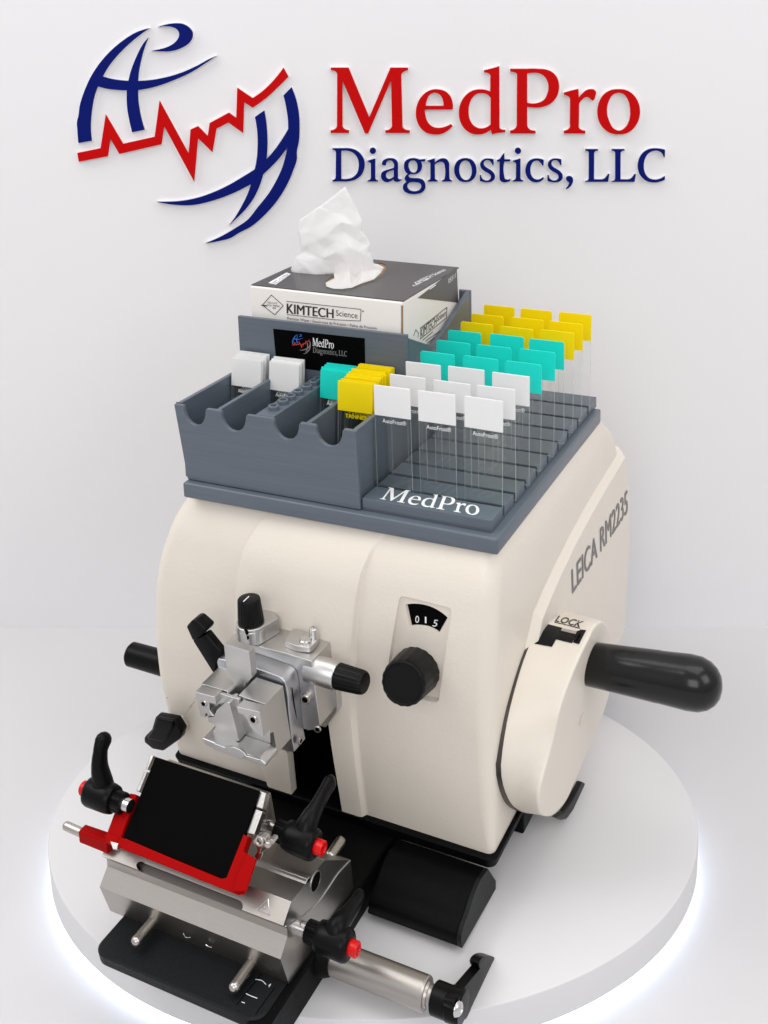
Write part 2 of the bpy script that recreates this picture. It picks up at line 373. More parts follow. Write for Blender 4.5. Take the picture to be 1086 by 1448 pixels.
G2 = [('D', '50,80* 200,80* 270,82 350,105 420,165 460,250 458,330 420,420 350,475 260,500 200,503* 50,503* 50,486* 80,475 92,455* 95,130* 85,108 50,98*'), ('D', '163,110* 240,110 310,135 360,185 385,260 385,320 362,400 310,450 240,472 163,472*'),
      ('D', '525,112 537,84 565,72 593,84 605,112 593,140 565,152 537,140'), ('D', '498,240* 597,210* 597,455* 605,478 635,490* 635,503* 498,503* 498,490* 530,478 540,455* 540,290* 532,262 500,252*'),
      ('D', '735,295* 685,293* 682,265 700,235 740,213 790,207 840,215 875,245 887,290* 887,440* 890,468 905,478 932,472* 932,486* 900,503 870,508 845,500 828,475* 790,500 745,512 705,500 675,465 668,430 680,390 720,365 770,350 832,330* 832,275 815,245 785,233 750,245 738,265'), ('D', '832,355* 780,370 745,390 733,425 745,460 775,472 805,462 832,440*'),
      ('g', '238,218* 238,245* 180,248* 200,300 190,350 150,395 90,410 50,408 25,430 35,450 80,460 160,465 215,490 240,540 235,600 200,640 140,660 70,662 10,650 -30,625 -48,585 -40,545 15,508* -15,490 -25,460 -10,430 23,403* -5,390 -25,355 -33,300 -20,250 20,220 80,207 130,212 165,225*'), ('g', '25,300 35,260 60,237 90,233 120,250 138,300 135,350 115,385 85,392 55,378 35,345'), ('g', '10,560 25,525 60,512 120,512 170,525 188,560 175,600 135,625 80,628 35,610'),
      ('g', '265,238* 360,210* 362,265* 400,230 450,210 500,215 535,250 545,310* 547,450* 555,478 582,490* 582,503* 450,503* 450,490* 480,478 488,455* 487,310 475,265 440,250 400,260 362,285* 362,450* 370,478 398,490* 398,503* 270,503* 270,490* 298,478 305,450* 303,290* 298,260 265,250*'),
      ('g', '607,360 620,290 660,235 710,212 760,207 820,220 870,270 893,350 885,420 850,475 790,507 740,510 680,495 635,450'), ('g', '672,340 690,275 725,240 755,235 790,250 820,300 832,370 820,440 790,478 755,487 710,465 680,410')]
_s = '838,190* 840,250* 825,252* 810,220 780,198 745,205 730,230 740,260 780,290 830,325 852,360 850,400 820,430 770,440 730,437 688,425* 688,362* 702,362* 715,400 745,420 780,420 805,400 808,370 780,340 735,315 700,280 692,240 710,205 750,183 795,182'
G2 += [('S', _s), ('s', '215,120* 217,190* 280,190* 280,212* 217,212* 217,380 225,405 245,412 282,402* 280,418 240,437 205,440 175,425 163,390* 163,212* 135,212* 135,198* 165,185 190,150'),
       ('I', '525,112 537,84 565,72 593,84 605,112 593,140 565,152 537,140'), ('I', '498,240* 597,210* 597,455* 605,478 635,490* 635,503* 498,503* 498,490* 530,478 540,455* 540,290* 532,262 500,252*'),
       ('s', '645,195* 645,255* 630,258* 610,225 575,203 540,210 510,250 500,310 510,360 540,400 580,412 615,402 640,385* 650,395* 620,425 570,440 520,432 470,390 447,330 455,260 490,205 540,183 600,183'), ('s', _s),
       ('s', '890,405 900,380 930,372 958,385 967,420 955,460 920,500 893,515* 887,505* 915,475 922,440 905,430')]
_L = '132,78* 270,78* 270,95* 238,102 228,120* 226,410* 300,410* 340,400 365,375 380,350* 395,350* 380,435* 130,435* 130,425* 165,415 170,400* 170,115* 160,100 132,95*'
G2 += [('L', _L), ('K', _L), ('L', '1002,85* 1000,165* 988,165* 970,125 930,97 880,95 820,125 780,190 770,270 785,340 830,395 890,412 940,405 1000,372* 1002,410* 950,432 880,442 800,425 740,375 707,290 715,200 760,120 830,78 910,70')]
def contours(g, n=7): return [spline(parse(t, TILES, k), n) for k, t in g]
WORD1 = [G_M, G_e, G_d, G_P, G_r, G_o]
def wallpt(x, y, h): return UP(x, y, SA, WN) + WN * h
sign = empty('wall_sign', (SA + SB) / 2 + Vector((0, 0, 500)), 'red and blue raised company sign with globe emblem on the pale wall', 'wall sign')
def grow(cs, d):
    # outer outlines grow by d, holes shrink by d
    out = []
    for i, c in enumerate(cs):
        hole = sum(inside(c[0], [k]) for j, k in enumerate(cs) if j != i) % 2 == 1
        out.append(offset_poly(c, -d if hole else d))
    return out
def raised(name, cs, m, backing=True):
    mb = MB(); slab(mb, cs, wallpt, 2.6, 4.2, 0)
    if backing:
        for c in [grow(cs, 1.15)]:
            try: slab(mb, c, wallpt, 0.0, 2.5, 1)
            except Exception as e: raise
    return mb.build(name, [M[m], M['logoedge']], sign, angle=25)
raised('globe_emblem', contours(EMBLEM), 'logoblue'); raised('heartbeat_line', contours(BEAT), 'logored')
raised('red_lettering', [c for g in WORD1 for c in contours(g)], 'logored'); raised('blue_lettering', contours(G2), 'logoblue')

# ------------------------------------------------------------------ display platform
PC = Vector((-3.6, 59.4, 0)); PA = math.radians(24.3); pa, pb = 236.0, 180.0
def oval(k, z, inset=0, n=160):
    out = []
    for i in range(n):
        t = 2 * math.pi * i / n; x, y = (pa * k - inset) * math.cos(t), (pb * k - inset) * math.sin(t)
        out.append(PC + Vector((x * math.cos(PA) - y * math.sin(PA), x * math.sin(PA) + y * math.cos(PA), z)))
    return out
plat = empty('display_platform', PC + Vector((0, 0, FZ)), 'white oval platform with glowing rim light under the microtome', 'platform')
MB().loft([oval(1, -24.5, 1), oval(1, -23.8), oval(1, -1.6), oval(1, -.5, .45), oval(1, 0, 1.6)]).build('platform_disc', M['white'], plat)
MB().loft([oval(1, FZ, 22), oval(1, -24.6, 22)]).build('pedestal', M['white'], plat)
MB().loft([oval(1, -31.2, 5), oval(1, -25.2, 5), oval(1, -25.2, 9), oval(1, -31.2, 9), oval(1, -31.2, 5)], cap=False).build('light_strip', M['led'], plat)

# ------------------------------------------------------------------ microtome
mic = empty('microtome', (0, 100, 0), 'cream rotary microtome with black crank handle and metal specimen clamp on the white platform', 'microtome')
ZS = np.array([30, 36, 60, 84, 100, 134, 175, 198, 225, 238, 246, 252.0])
def prof(vals):
    zz = np.arange(20, 262, 1.0); v = np.interp(zz, ZS, vals); k = np.exp(-.5 * (np.arange(-12, 13) / 5.0) ** 2); k /= k.sum()
    pv = np.concatenate([np.full(12, v[0]), v, np.full(12, v[-1])]); sv = np.convolve(pv, k, 'same')[12:-12]
    return lambda z: float(np.interp(z, zz, sv))
XL = prof([-139, -141, -146, -149, -150.4, -150.8, -147.3, -142.2, -132, -125.5, -120.5, -116])
XR = prof([110.5, 111, 112, 113, 113.4, 114.3, 115.3, 115.9, 116, 115.3, 114, 112.5])
YF = prof([10.5, 10, 7, 4, 2.5, .5, .3, 1, 3.5, 7, 11, 16])
YB = prof([298, 299, 303, 307, 309, 311, 309, 303, 287, 273, 262, 252])
def outl(z):
    p = rrect(XL(z), XR(z), YF(z), YB(z), float(np.interp(z, [36, 70, 150, 250], [5, 9, 12, 12])), 7); return [(x, y, z) for x, y in p]
def boolean(o, mb, mname, op='DIFFERENCE'):
    c = mb.build('cutter', M[mname]); md = o.modifiers.new('b', 'BOOLEAN'); md.object = c; md.operation = op; md.solver = 'EXACT'; md.material_mode = 'TRANSFER'
    dg = bpy.context.evaluated_depsgraph_get(); me = bpy.data.meshes.new_from_object(o.evaluated_get(dg), depsgraph=dg)
    o.modifiers.clear(); old = o.data; o.data = me; bpy.data.meshes.remove(old); bpy.data.objects.remove(c)
    me.set_sharp_from_angle(angle=math.radians(35)); return o
mb = MB(); mb.loft([outl(z) for z in np.linspace(36, 251.5, 60)])
housing = mb.build('housing', M['cream'], mic)
hb = None
# deep dark opening behind the clamp, then the shallow panel recess and its window
boolean(housing, MB().prism([(-39.6, -40, 30), (2.3, -40, 30), (-4, -40, 148), (-36, -40, 148)], (0, 110, 0)), 'matt_black')
def fpoly(px, y): return [UY(x, yy, y) for x, yy in px]
rec = rpoly([(564, 843), (638.5, 861.5), (620, 992.5), (546, 974)], 8)
c = MB(); P0 = [UY(x, y, 1.2) for x, y in rec]
cen = sum(P0, Vector()) / len(P0)
c.loft([[cen + (p - cen) * 1.09 + Vector((0, -9, 0)) for p in P0], [cen + (p - cen) * 1.035 + Vector((0, -2.4, 0)) for p in P0], [cen + (p - cen) * .985 + Vector((0, 2.8, 0)) for p in P0]])
boolean(housing, c, 'cream')
win = spline([(575, 858, 1), (596, 857.5, 0), (615, 864, 0), (629.5, 875, 1), (618, 895.5, 1), (607, 889, 0), (596, 886.5, 0), (581, 886.5, 1)], 6)
c = MB(); P1 = [UY(x, y, 3) for x, y in win]; cw = sum(P1, Vector()) / len(P1)
c.loft([[cw + (p - cw) * 1.22 + Vector((0, -5, 0)) for p in P1], [cw + (p - cw) * 1.14 + Vector((0, 0.2, 0)) for p in P1], [cw + (p - cw) * 1.0 + Vector((0, 5, 0)) for p in P1]])
boolean(housing, c, 'cream')
mb = MB(); mb.prism([cw + (p - cw) * 1.06 + Vector((0, 3.0, 0)) for p in P1], (0, 2, 0))
dw = mb.build('counter_window', M['matt_black'], mic)
mb = MB()
for ch, (x0, y0, x1, y1), tl in (('0', (587.2, 870.6, 592.6, 880.6), .3), ('1', (600.8, 871.8, 603.0, 881.2), 0), ('5', (612.6, 876.2, 618.6, 886), 1.2)):
    q = quad(*[UY(x, y, 5.6) for x, y in ((x0 + tl, y0), (x1 + tl, y0 + .7), (x1 - tl, y1 + .3), (x0 - tl, y1 - .4))])
    put_text(mb, ch, q)
mb.build('digits', M['whiteink'], dw)
# raised middle panel of the front
pzs = np.linspace(37.5, 250.5, 58)
def PXL(z): return float(np.interp(z, [37, 44, 60, 110, 154, 193, 223, 240, 254], [-60, -61, -66, -72, -74, -71, -65.5, -57, -46]))
def PXR(z): return float(np.interp(z, [37, 45, 125, 178, 205, 225, 240, 254], [19.2, 19, 17.4, 20.5, 23.5, 27, 32, 40]))
mb = MB(); rings = []
for z in pzs:
    k = min(1, max(.06, (250 - z) / 34)); k = k ** .7; d = 4.2 * k; y = YF(z); l, r = PXL(z), PXR(z); wr = 3.4
    rings.append([(l, y + 3, z), (l + .3, y - d * .75, z), (l + 2.2, y - d, z), (r - wr - 1.2, y - d, z), (r - wr * .75, y - d * .86, z), (r - wr * .25, y - d * .12, z), (r + 1.5, y + .6, z), (r + 2, y + 3, z)])
mb.loft(rings)
pan = mb.build('front_panel', M['cream'], mic)
boolean(pan, MB().prism([(-39.6, -40, 20), (2.3, -40, 20), (-4, -40, 148), (-36, -40, 148)], (0, 110, 0)), 'cream')
# side cover with model lettering
cov = [(80, 172), (100, 178.5), (121, 184), (157, 191), (196, 196.3), (239, 199.5), (294, 203), (303, 188), (309, 165.5), (313.5, 137), (311.5, 96.5), (305, 48), (303, 37), (125, 37), (95, 55), (62, 85), (52, 120), (62, 150)]
def covr(x, k): 
    out = []
    for p in offset_poly(cov, k): out.append((x, p[0], p[1]))
    return out
MB().loft([covr(104, 8), covr(114.6, 7.2), covr(120.9, .6), covr(121, 0), covr(121, -1)]).build('side_cover', M['cream_smooth'], mic, angle=18)
mb = MB()
for k in range(3): put_text(mb, 'LEICA RM2235', quad(*[UX(x + k * .4, y, 121.3 + .04 * k) for x, y in ((808.2, 806.5), (887, 692.5), (887.3, 724), (809.2, 839.5))]))
mb.build('model_lettering', M['greyink'], mic)
# black skirt, feet and front base
mb = MB()
mb.loft([[(x, y, 29) for x, y in rrect(-140, 112.3, 7.5, 300, 6)], [(x, y, 36.2) for x, y in rrect(-142.3, 113.8, 5.5, 302, 6)], [(x, y, 37.4) for x, y in rrect(-141.6, 113, 6.3, 301, 6)]])
mb.build('base_skirt', M['base'], mic)
for x, y in ((-128, 20), (86, 78), (-120, 270), (92, 270)):
    mb = MB(); mb.prism([(x, y, 0), (x + 22, y, 0), (x + 22, y + 26, 0), (x, y + 26, 0)], (0, 0, 31)); mb.build('foot', M['rubber'], mic, bevel=1.5)
mb = MB(); mb.loft([[(x, y, 0) for x, y in rrect(-78, 36.5, -172, 30, 6)], [(x, y, 26) for x, y in rrect(-79, 38.5, -174, 30, 6)], [(x, y, 27.6) for x, y in rrect(-78, 37.5, -173, 30, 6)]])
o = mb.build('base_plate', M['base'], mic)
boolean(o, MB().box(-110, 26.5, -200, -112, -5, 40), 'base')
mb = MB(); mb.loft([[(x, y, 22) for x, y in rrect(-85, 33, -153.5, -100, 9)], [(x, y, 28) for x, y in rrect(-85.6, 33.6, -154.1, -100, 9)], [(x, y, 29) for x, y in rrect(-84.6, 32.6, -153.1, -100, 8.5)]])
ap = mb.build('front_ledge', M['plate'], mic)
mb = MB()
for px in (((370, 1377), (334.5, 1421)), ((388, 1397), (362, 1433.5))): mb.tube([UZ(x, y, 29.05) for x, y in px], [.25, .25], 6)
mb.build('groove', M['matt_black'], ap)
mb = MB()
for px in (((361.5, 1385), (370, 1386.5), (376, 1392)), ((380, 1393.5), (383, 1391.5)), ((380.5, 1395.5), (382.5, 1392)), ((348, 1405), (354, 1408), (363.5, 1411.5)), ((342, 1417), (346, 1418.3))):
    mb.tube([UZ(x, y, 29.1) for x, y in px], [.22] * len(px), 6)
mb.build('scale_mark', M['whiteink'], ap)
# handwheel
wn = Vector((math.cos(math.radians(-4)) * math.cos(math.radians(-5)), math.sin(math.radians(-4)) * math.cos(math.radians(-5)), math.sin(math.radians(-5)))); wp = (147, 80, 100)
fpx = [(865, 902), (860, 886, ), (852, 878.7), (843, 884), (833, 902), (810, 952), (792.5, 1000.5), (781, 1050), (771, 1088), (762.5, 1122), (763, 1142), (768, 1154), (777, 1155.5), (792.5, 1144), (813.8, 1103.8), (831, 1063), (856.3, 1001), (868, 950), (868.5, 925)]
fp = spline([(x, y, 0) for x, y in fpx], 6); FP = [UP(x, y, wp, wn) for x, y in fp]
def byangle(P, c, n=72):
    out = []; A = [(math.atan2(p.z - c.z, p.y - c.y), p) for p in P]; A.sort(key=lambda t: t[0])
    ang = np.array([a for a, _ in A]); 
    for i in range(n):
        t = -math.pi + 2 * math.pi * i / n
        out.append(Vector([float(np.interp(t, ang, [p[k] for _, p in A], period=2 * math.pi)) for k in range(3)]))
    return out
fc = sum(FP, Vector()) / len(FP); RO = byangle(FP, fc)
ic = Vector((117, 76, 100)); ang = [-math.pi + 2 * math.pi * i / 72 for i in range(72)]
inpx = [(806, 866), (797, 862.5), (780, 869.5), (767.7, 878.7), (751, 909.6), (728.7, 975.4), (713, 1050), (709.5, 1094), (715, 1119), (728.7, 1142), (746, 1150), (775, 1143), (805, 1105), (832, 1040), (848, 960), (840, 895), (822, 871)]
IP = [UX(x, y, 117) for x, y in spline([(x, y, 0) for x, y in inpx], 6)]; ic = sum(IP, Vector()) / len(IP); RI = byangle(IP, ic)
mb = MB(); rings = [[p + Vector((-6, 0, 0)) for p in RI], RI]
for k in (.25, .5, .75): rings.append([a.lerp(b, k) for a, b in zip(RI, [p - wn * 3 for p in RO])])
rings += [[p - wn * 2.2 for p in RO], [fc + (p - fc) * .997 - wn * .7 for p in RO], [fc + (p - fc) * .987 - wn * .1 for p in RO], [fc + (p - fc) * .978 for p in RO], [fc + (p - fc) * .93 for p in RO]]
mb.loft(rings); gapm = MB(); gapm.loft([[ic + (p - ic) * 1.004 + Vector((-9, 0, 0)) for p in RI], [ic + (p - ic) * 1.004 + Vector((-.4, 0, 0)) for p in RI]])
whl = mb.build('handwheel', M['cream_smooth'], mic, angle=80)
hc = UP(822, 1017, wp, wn); c = MB(); c.lathe(hc - wn * 2.2, wn, [(0, 4.6), (2.0, 4.9), (3.6, 5.9)], 32); boolean(whl, c, 'cream_smooth'); whl.data.set_sharp_from_angle(angle=math.radians(50))
MB().lathe(hc - wn * 2.1, wn, [(0, 3.6), (.5, 3.4), (.5, .1)], 24).build('screw_cap', M['cream'], whl)
gapm.build('wheel_gap_shade', M['shaded_steel'], whl)  # dark ring painting the contact shade between wheel and body
dg = bpy.context.evaluated_depsgraph_get(); wbv = BVHTree.FromObject(whl, dg)
def drape(px, py, bv, off, org):
    h = (None,)
    for k in range(14):
        d = Vector(ray(px, py + k)).normalized(); h = bv.ray_cast(Vector(CAM) * S - org * S, d)
        if h[0] is not None: break
    if h[0] is None: return None
    return h[0] / S + org + h[1] * off
worg = ORIGIN['microtome']
def patch(mb, quads, bv, off, n=6):
    for q in quads:
        g = [[None] * (n + 1) for _ in range(n + 1)]
        for i in range(n + 1):
            for j in range(n + 1):
                u, v = i / n, j / n; x = (q[0][0] * (1 - u) + q[1][0] * u) * (1 - v) + (q[3][0] * (1 - u) + q[2][0] * u) * v
                y = (q[0][1] * (1 - u) + q[1][1] * u) * (1 - v) + (q[3][1] * (1 - u) + q[2][1] * u) * v
                p = drape(x, y, bv, off, worg); g[i][j] = mb.v(p) if p else None
        for i in range(n):
            for j in range(n):
                f = (g[i][j], g[i + 1][j], g[i + 1][j + 1], g[i][j + 1])
                if all(f): mb.face(f)
mb = MB(); patch(mb, [((768.5, 881.5), (795.4, 888.4), (780.5, 915.2), (751.5, 909.8)), ((793.5, 892), (815, 896.5), (809, 910), (786, 904.5)), ((821, 890.5), (829.3, 891.5), (819, 911.5), (810, 908.6))], wbv, .35)
lk = mb.build('lock_slider', M['black'], whl)
mb = MB(); patch(mb, [((796, 889), (818, 893.5), (815, 897.5), (794, 892.5))], wbv, .4); mb.build('bright_lip', M['silver'], lk)
mb = MB(); patch(mb, [((816.5, 895), (822, 893), (816, 906), (811, 908))], wbv, 1.4); mb.build('catch', M['rubber'], lk)
mb = MB()
V, F = text2d('LOCK', .014); x0 = min(p[0] for p in V); x1 = max(p[0] for p in V); hh = max(p[1] for p in V)
vs = []
for p in V:
    u, v = (p[0] - x0) / (x1 - x0), p[1] / hh
    X = (784.5 * (1 - u) + 820 * u) * (1 - v) + (790.5 * (1 - u) + 827 * u) * v; Y = (878.6 * (1 - u) + 887 * u) * (1 - v) + (870.8 * (1 - u) + 879.4 * u) * v
    vs.append(mb.v(drape(X, Y, wbv, .3, worg) or (0, 0, 50)))
for t in F: mb.face([vs[i] for i in t])
pts = [drape(784 + 36 * k / 5, 880.2 + 8.4 * k / 5, wbv, .2, worg) for k in range(6)]
mb.tube(pts, [.35] * 6, 6, n=2); mb.build('lock_lettering', M['ink'], whl)
h0 = UP(838, 935, wp, wn); hy = h0.y
p1_ = UY(836, 939, hy); p2_ = UY(1008, 971, hy - 4)
hd = (p2_ - p1_); hl = hd.length
mb = MB(); mb.lathe(p1_ - hd.normalized() * 4, hd, [(0, 14.2), (1, 14.6), (hl * .3, 15.6), (hl * .62, 16.9), (hl * .63, 16.75), (hl * .86, 17.9), (hl * .95, 17.4), (hl * 1.02, 15.2), (hl * 1.07, 11.8), (hl * 1.1, 7.9), (hl * 1.115, 3.2), (hl * 1.117, .3)], 40)
mb.build('crank_handle', M['gloss_black'], whl, angle=40)
MB().prism([UX(x, y, 128) for x, y in ((815, 1103), (822, 1106), (823, 1112), (806, 1139), (793, 1156), (786, 1157.5), (778, 1154), (790, 1146), (802, 1128))], (4.5, 0, 0)).build('brake_lever', M['rubber'], mic, bevel=1.2)
# coarse drive stub on the left and small side knob
a = UY(186, 925, 70); MB().lathe(a + Vector((-2, 0, 0)), (1, 0, 0), [(0, 5), (.6, 8.4), (2.2, 9.9), (60, 10.4)], 36).build('drive_stub', M['rubber'], mic)
kb = MB()
kf = [UY(x, y, -8) for x, y in ((220, 1015), (247, 1021), (256, 1036), (252, 1047), (229, 1062), (224, 1064), (203, 1050), (203, 1043), (214, 1033))]
kb = MB(); kb.prism([UY(x, y, -13) for x, y in ((219, 1014), (247, 1019), (257, 1035), (253.5, 1046), (230, 1063), (215, 1060), (203, 1050), (203, 1043.5), (214, 1032))], (0, 8, 0))
kb.prism([UY(x, y, -16) for x, y in ((206, 1045), (216, 1031), (220.5, 1015.5), (245, 1020), (243, 1031), (230, 1051))], (0, 4, 0))
kb.build('side_knob', M['rubber'], mic, bevel=1.7, seg=3)
MB().prism([UY(x, y, -1.5) for x, y in ((246, 1020), (251, 1019), (259, 1033), (257, 1042), (250, 1048))], (0, 8, 0)).build('knob_seat', M['cream_smooth'], mic, bevel=.8)
# micrometre knob in the panel
kc = UY(590, 947, 3); ke = UY(569.5, 967, -24)
ax = (ke - kc)
MB().lathe(kc + ax.normalized() * .2, ax, [(0, 15.4), (ax.length * .3, 15.2), (ax.length * .9, 14.6), (ax.length * .97, 14.1), (ax.length, 13.3), (ax.length + .05, 12.6), (ax.length - .5, 12.2), (ax.length - .5, .2)], 72, ribs=18, rib=-.02).build('micrometre_knob', M['black'], mic)

hbv = BVHTree.FromObject(housing, bpy.context.evaluated_depsgraph_get())
mb = MB()
for l, r in (([(262, 1010), (267, 1003), (272, 998)], .12), ([(268, 1000), (276, 991)], .2), ([(275, 989), (283, 978)], .14), ([(236, 986), (237, 987)], .35), ([(252, 1016), (256, 1010)], .1)):
    P = [drape(x, y, hbv, .02, worg) for x, y in l]
    if all(P): mb.tube(P, [r] * len(P), 6, n=2)
mb.build('scuff_mark', M['scuff'], housing)
# ---- specimen clamp (a part of the microtome)
def T(x0, y0, s): return lambda x, y: (x0 + x / s, y0 + y / s)
A1 = T(260, 820, 7.757); A2 = T(380, 860, 7.24); A3 = T(265, 940, 7.24); A4 = T(380, 960, 7.24)
def pr(mb, pts, y0, y1, mi=0): return mb.prism([UY(p[0], p[1], y0) for p in pts], (0, y1 - y0, 0), mi)
def part(name, m, parent, fn, bevel=.5, seg=2, **k):
    mb = MB(); fn(mb); return mb.build(name, m, parent, bevel=bevel, seg=seg, **k)
clamp = part('specimen_clamp', M['silver'], mic, lambda mb: pr(mb, [(322.5, 904), (400, 923), (440.8, 935.3), (447, 985), (452.5, 1026), (448, 1032), (436, 1033), (400, 1022), (335, 1000)], -28.5, -4), .5)
def sub(name, m, fn, bevel=.5, seg=2, **k): return part(name, m, clamp, fn, bevel, seg, **k)
sub('side_plate', M['silver'], lambda mb: pr(mb, [(441, 940), (470, 948), (475, 955), (477, 1004), (474.5, 1009), (460, 1029), (453, 1027)], -10, -1), .5)
sub('hinge_plate', M['silver_fine'], lambda mb: pr(mb, spline([(306.4, 936.5, 1), (308, 931.5, 1), (385, 953.5, 0), (396, 958, 0), (402.5, 964, 0), (405.5, 973, 0), (408.5, 1005, 0), (411.8, 1039, 1), (416.5, 1063.5, 1), (407, 1063, 1), (330, 1040, 1), (312, 960, 1)], 5), -43, -28.6), .7, 3)
sub('hinge_groove', M['matt_black'], lambda mb: mb.tube([UX(*A4(x, y), UY(*A4(240, 90), -38).x + .2) for x, y in ((240, 90), (262, 260), (298, 490))], [.3] * 3, 6), 0)
def jaw(mb):
    pr(mb, [A3(140, 195), A3(402, 270), A3(420, 300), A3(440, 560), A3(250, 560), A3(205, 540)], -66, -45)
    pr(mb, [A3(522, 312), A3(800, 405), A3(838, 655), A3(885, 955), A3(800, 900), A3(640, 830), A3(560, 780), A3(545, 560)], -66, -45)
sub('jaw_block', M['silver'], jaw, .25)
sub('jaw_scoop_shade', M['shaded_steel'], lambda mb: pr(mb, [A3(846, 700), A3(880, 690), A3(905, 830), A3(885, 885), A3(852, 850)], -66.15, -66.05), 0)  # flat dark patch painting the shade of a scoop
def jp(mb):
    pr(mb, [A3(75, 278), A3(280, 332), A3(292, 405), A3(222, 392), A3(226, 470), A3(268, 530), A3(212, 520), A3(195, 497), A3(180, 510), A3(182, 545), A3(132, 528)], -75, -66.9)
    pr(mb, [A3(500, 432), A3(737, 486), A3(775, 742), A3(692, 690), A3(645, 640), A3(612, 560), A3(570, 512), A3(524, 498)], -75, -66.9)
    pr(mb, spline([(*A3(262, 276), 1), (*A3(530, 356), 1), (*A3(530, 470), 1), (*A3(470, 420), 0), (*A3(400, 395), 0), (*A3(290, 430), 1), (*A3(262, 400), 1)], 5), -69.4, -66.9)
sub('jaw_plate', M['silver'], jp, .3)
sub('moving_jaw', M['silver'], lambda mb: pr(mb, spline([(*A3(300, 460), 1), (*A3(345, 425), 0), (*A3(400, 385), 0), (*A3(430, 395), 1), (*A3(530, 782), 1), (*A3(300, 718), 0), (*A3(262, 690), 0), (*A3(285, 640), 0), (*A3(262, 604), 0), (*A3(215, 590), 1), (*A3(205, 540), 1), (*A3(272, 532), 1)], 4), -73.5, -63), .5)
sub('jaw_recess', M['silver'], lambda mb: pr(mb, [A3(520, 500), A3(640, 560), A3(700, 720), A3(820, 870), A3(830, 900), A3(530, 810)], -64.5, -52), .5)
def shelf(mb):
    pr(mb, [A3(150, 752), A3(270, 800), A3(560, 900), A3(730, 960), A3(800, 1018), A3(798, 1046), A3(270, 862), A3(172, 812)], -81, -66)
sub('lower_shelf', M['silver'], shelf, .6)
sub('shelf_lip', M['silver'], lambda mb: pr(mb, spline([(*A3(268, 806), 1), (*A3(380, 850), 1), (*A3(480, 850), 0), (*A3(560, 890), 0), (*A3(598, 935), 1), (*A3(740, 975), 1), (*A3(740, 985), 1), (*A3(590, 945), 1), (*A3(545, 970), 0), (*A3(500, 950), 1), (*A3(270, 868), 1)], 4), -82.6, -80.5), .4)
sub('upright_tab', M['silver'], lambda mb: pr(mb, rpoly([A1(438, 700), A1(712, 786), A1(735, 990), A3(655, 140), A3(588, 190), A3(578, 255), A3(520, 308), A3(486, 240), A3(462, 150), A3(400, 60)], 1.6, 3), -58, -51.5), .4)
kz = UZ(357, 901.5, 174)
def ktop(mb):
    mb.lathe(kz, (-.03, 0, 1), [(0, 10.6), (8.6, 10.6), (9.2, 10.2), (10.6, 10.2), (11.2, 9.8), (11.3, 8)], 40)
    q = [UZ(x, y, 174) for x, y in ((364, 914), (395.5, 895), (386, 880), (352, 890))]; mb.prism(q, (-.3, 0, 11))
sub('knob_housing', M['silver'], ktop, .4, angle=40)
sub('black_screw_hole', M['matt_black'], lambda mb: [mb.cyl(UY(x, y, kz.y - 10.2), UY(x, y, kz.y - 10.2) + Vector((.2, .8, 0)), r, ch=.1, seg=16) for x, y, r in ((347.2, 894, 2.0), (348.8, 901.5, 1.6))], 0)
kn = kz + Vector((-.35, 0, 11.2))
tk = sub('tilt_knob', M['black'], lambda mb: mb.lathe(kn, (-.05, 0, 1), [(0, 8.6), (.6, 8.8), (16.4, 7.6), (17.3, 7.1), (17.5, 6.4)], 96, ribs=24, rib=-.03), 0)
sub('knob_pointer', M['whiteink'], lambda mb: mb.tube([UZ(x, y, kn.z + 17.7) for x, y in (A1(655, 235), A1(712, 183))], [.4, .4], 6), 0)
rk = UY(*A2(475, 620), -21)
sub('side_knob_housing', M['silver'], lambda mb: mb.lathe(rk + Vector((-4, 0, 0)), (1, -.06, 0), [(0, 9.4), (17.6, 9.2), (18.2, 8.8), (21, 8.8), (21.6, 8.2)], 40), 0, angle=45)
re = rk + Vector((17.8, -1, 0))
sub('side_knob_black', M['black'], lambda mb: mb.lathe(re, (1, -.06, .05), [(0, 8.4), (16, 7.7), (18.4, 7.4), (19.8, 6.5), (20, 5)], 96, ribs=20, rib=-.035), 0)
sub('top_pad', M['silver'], lambda mb: mb.prism([UZ(x, y, 174) for x, y in spline([(*A2(165, 372), 1), (*A2(248, 262), 1), (*A2(522, 338), 1), (*A2(455, 435), 0), (*A2(425, 455), 0), (*A2(375, 455), 0), (*A2(165, 400), 1)], 4)], (0, 0, 4)), .6)
ey = UZ(*A2(375, 345), 178)
def eye(mb):
    mb.lathe(ey, (0, 0, 1), [(0, 4.1), (1.6, 3.9), (2.2, 3.2)], 24); mb.lathe(ey + Vector((2.6, 6, 0)), (.1, -.1, 1), [(0, 3.4), (4, 2.6), (8, 2.5), (8.3, 2.2), (8.3, 1.4), (6.5, 1.3), (6.5, .1)], 24)
sub('eyelet', M['chrome'], eye, 0)
def bolt(x, y, plane, v, r, d, depth=3, hole=True):
    p = UY(x, y, v) if plane == 'y' else UX(x, y, v); d = Vector(d); depth = max(.75, depth)
    mb = MB(); mb.lathe(p - d * .4, d, [(0, r), (depth, r), (depth + .35, r - .4), (depth + .35, r * .6), (depth - .3, r * .56)], 28, caps=False)
    mb.lathe(p - d * .4, d, [(depth - .1, r * .57), (depth + .15, r * .57)], 12, mi=1)
    return mb.build('screw', [M['pin'], M['matt_black']], clamp)
bolt(*A2(395, 905), 'y', -28.6, 3.4, (.1, -1, 0), 4)
bolt(*A3(168, 396), 'y', -75, 2.5, (0, -1, 0), .5); bolt(*A3(675, 560), 'y', -75, 3.2, (0, -1, 0), .3)
xs = UY(*A3(820, 600), -60).x
for q, r in ((A3(887, 613), 1.4), (A3(1030, 870), 1.7)): bolt(*q, 'x', xs + 1.5, r, (1, 0, 0), .6)
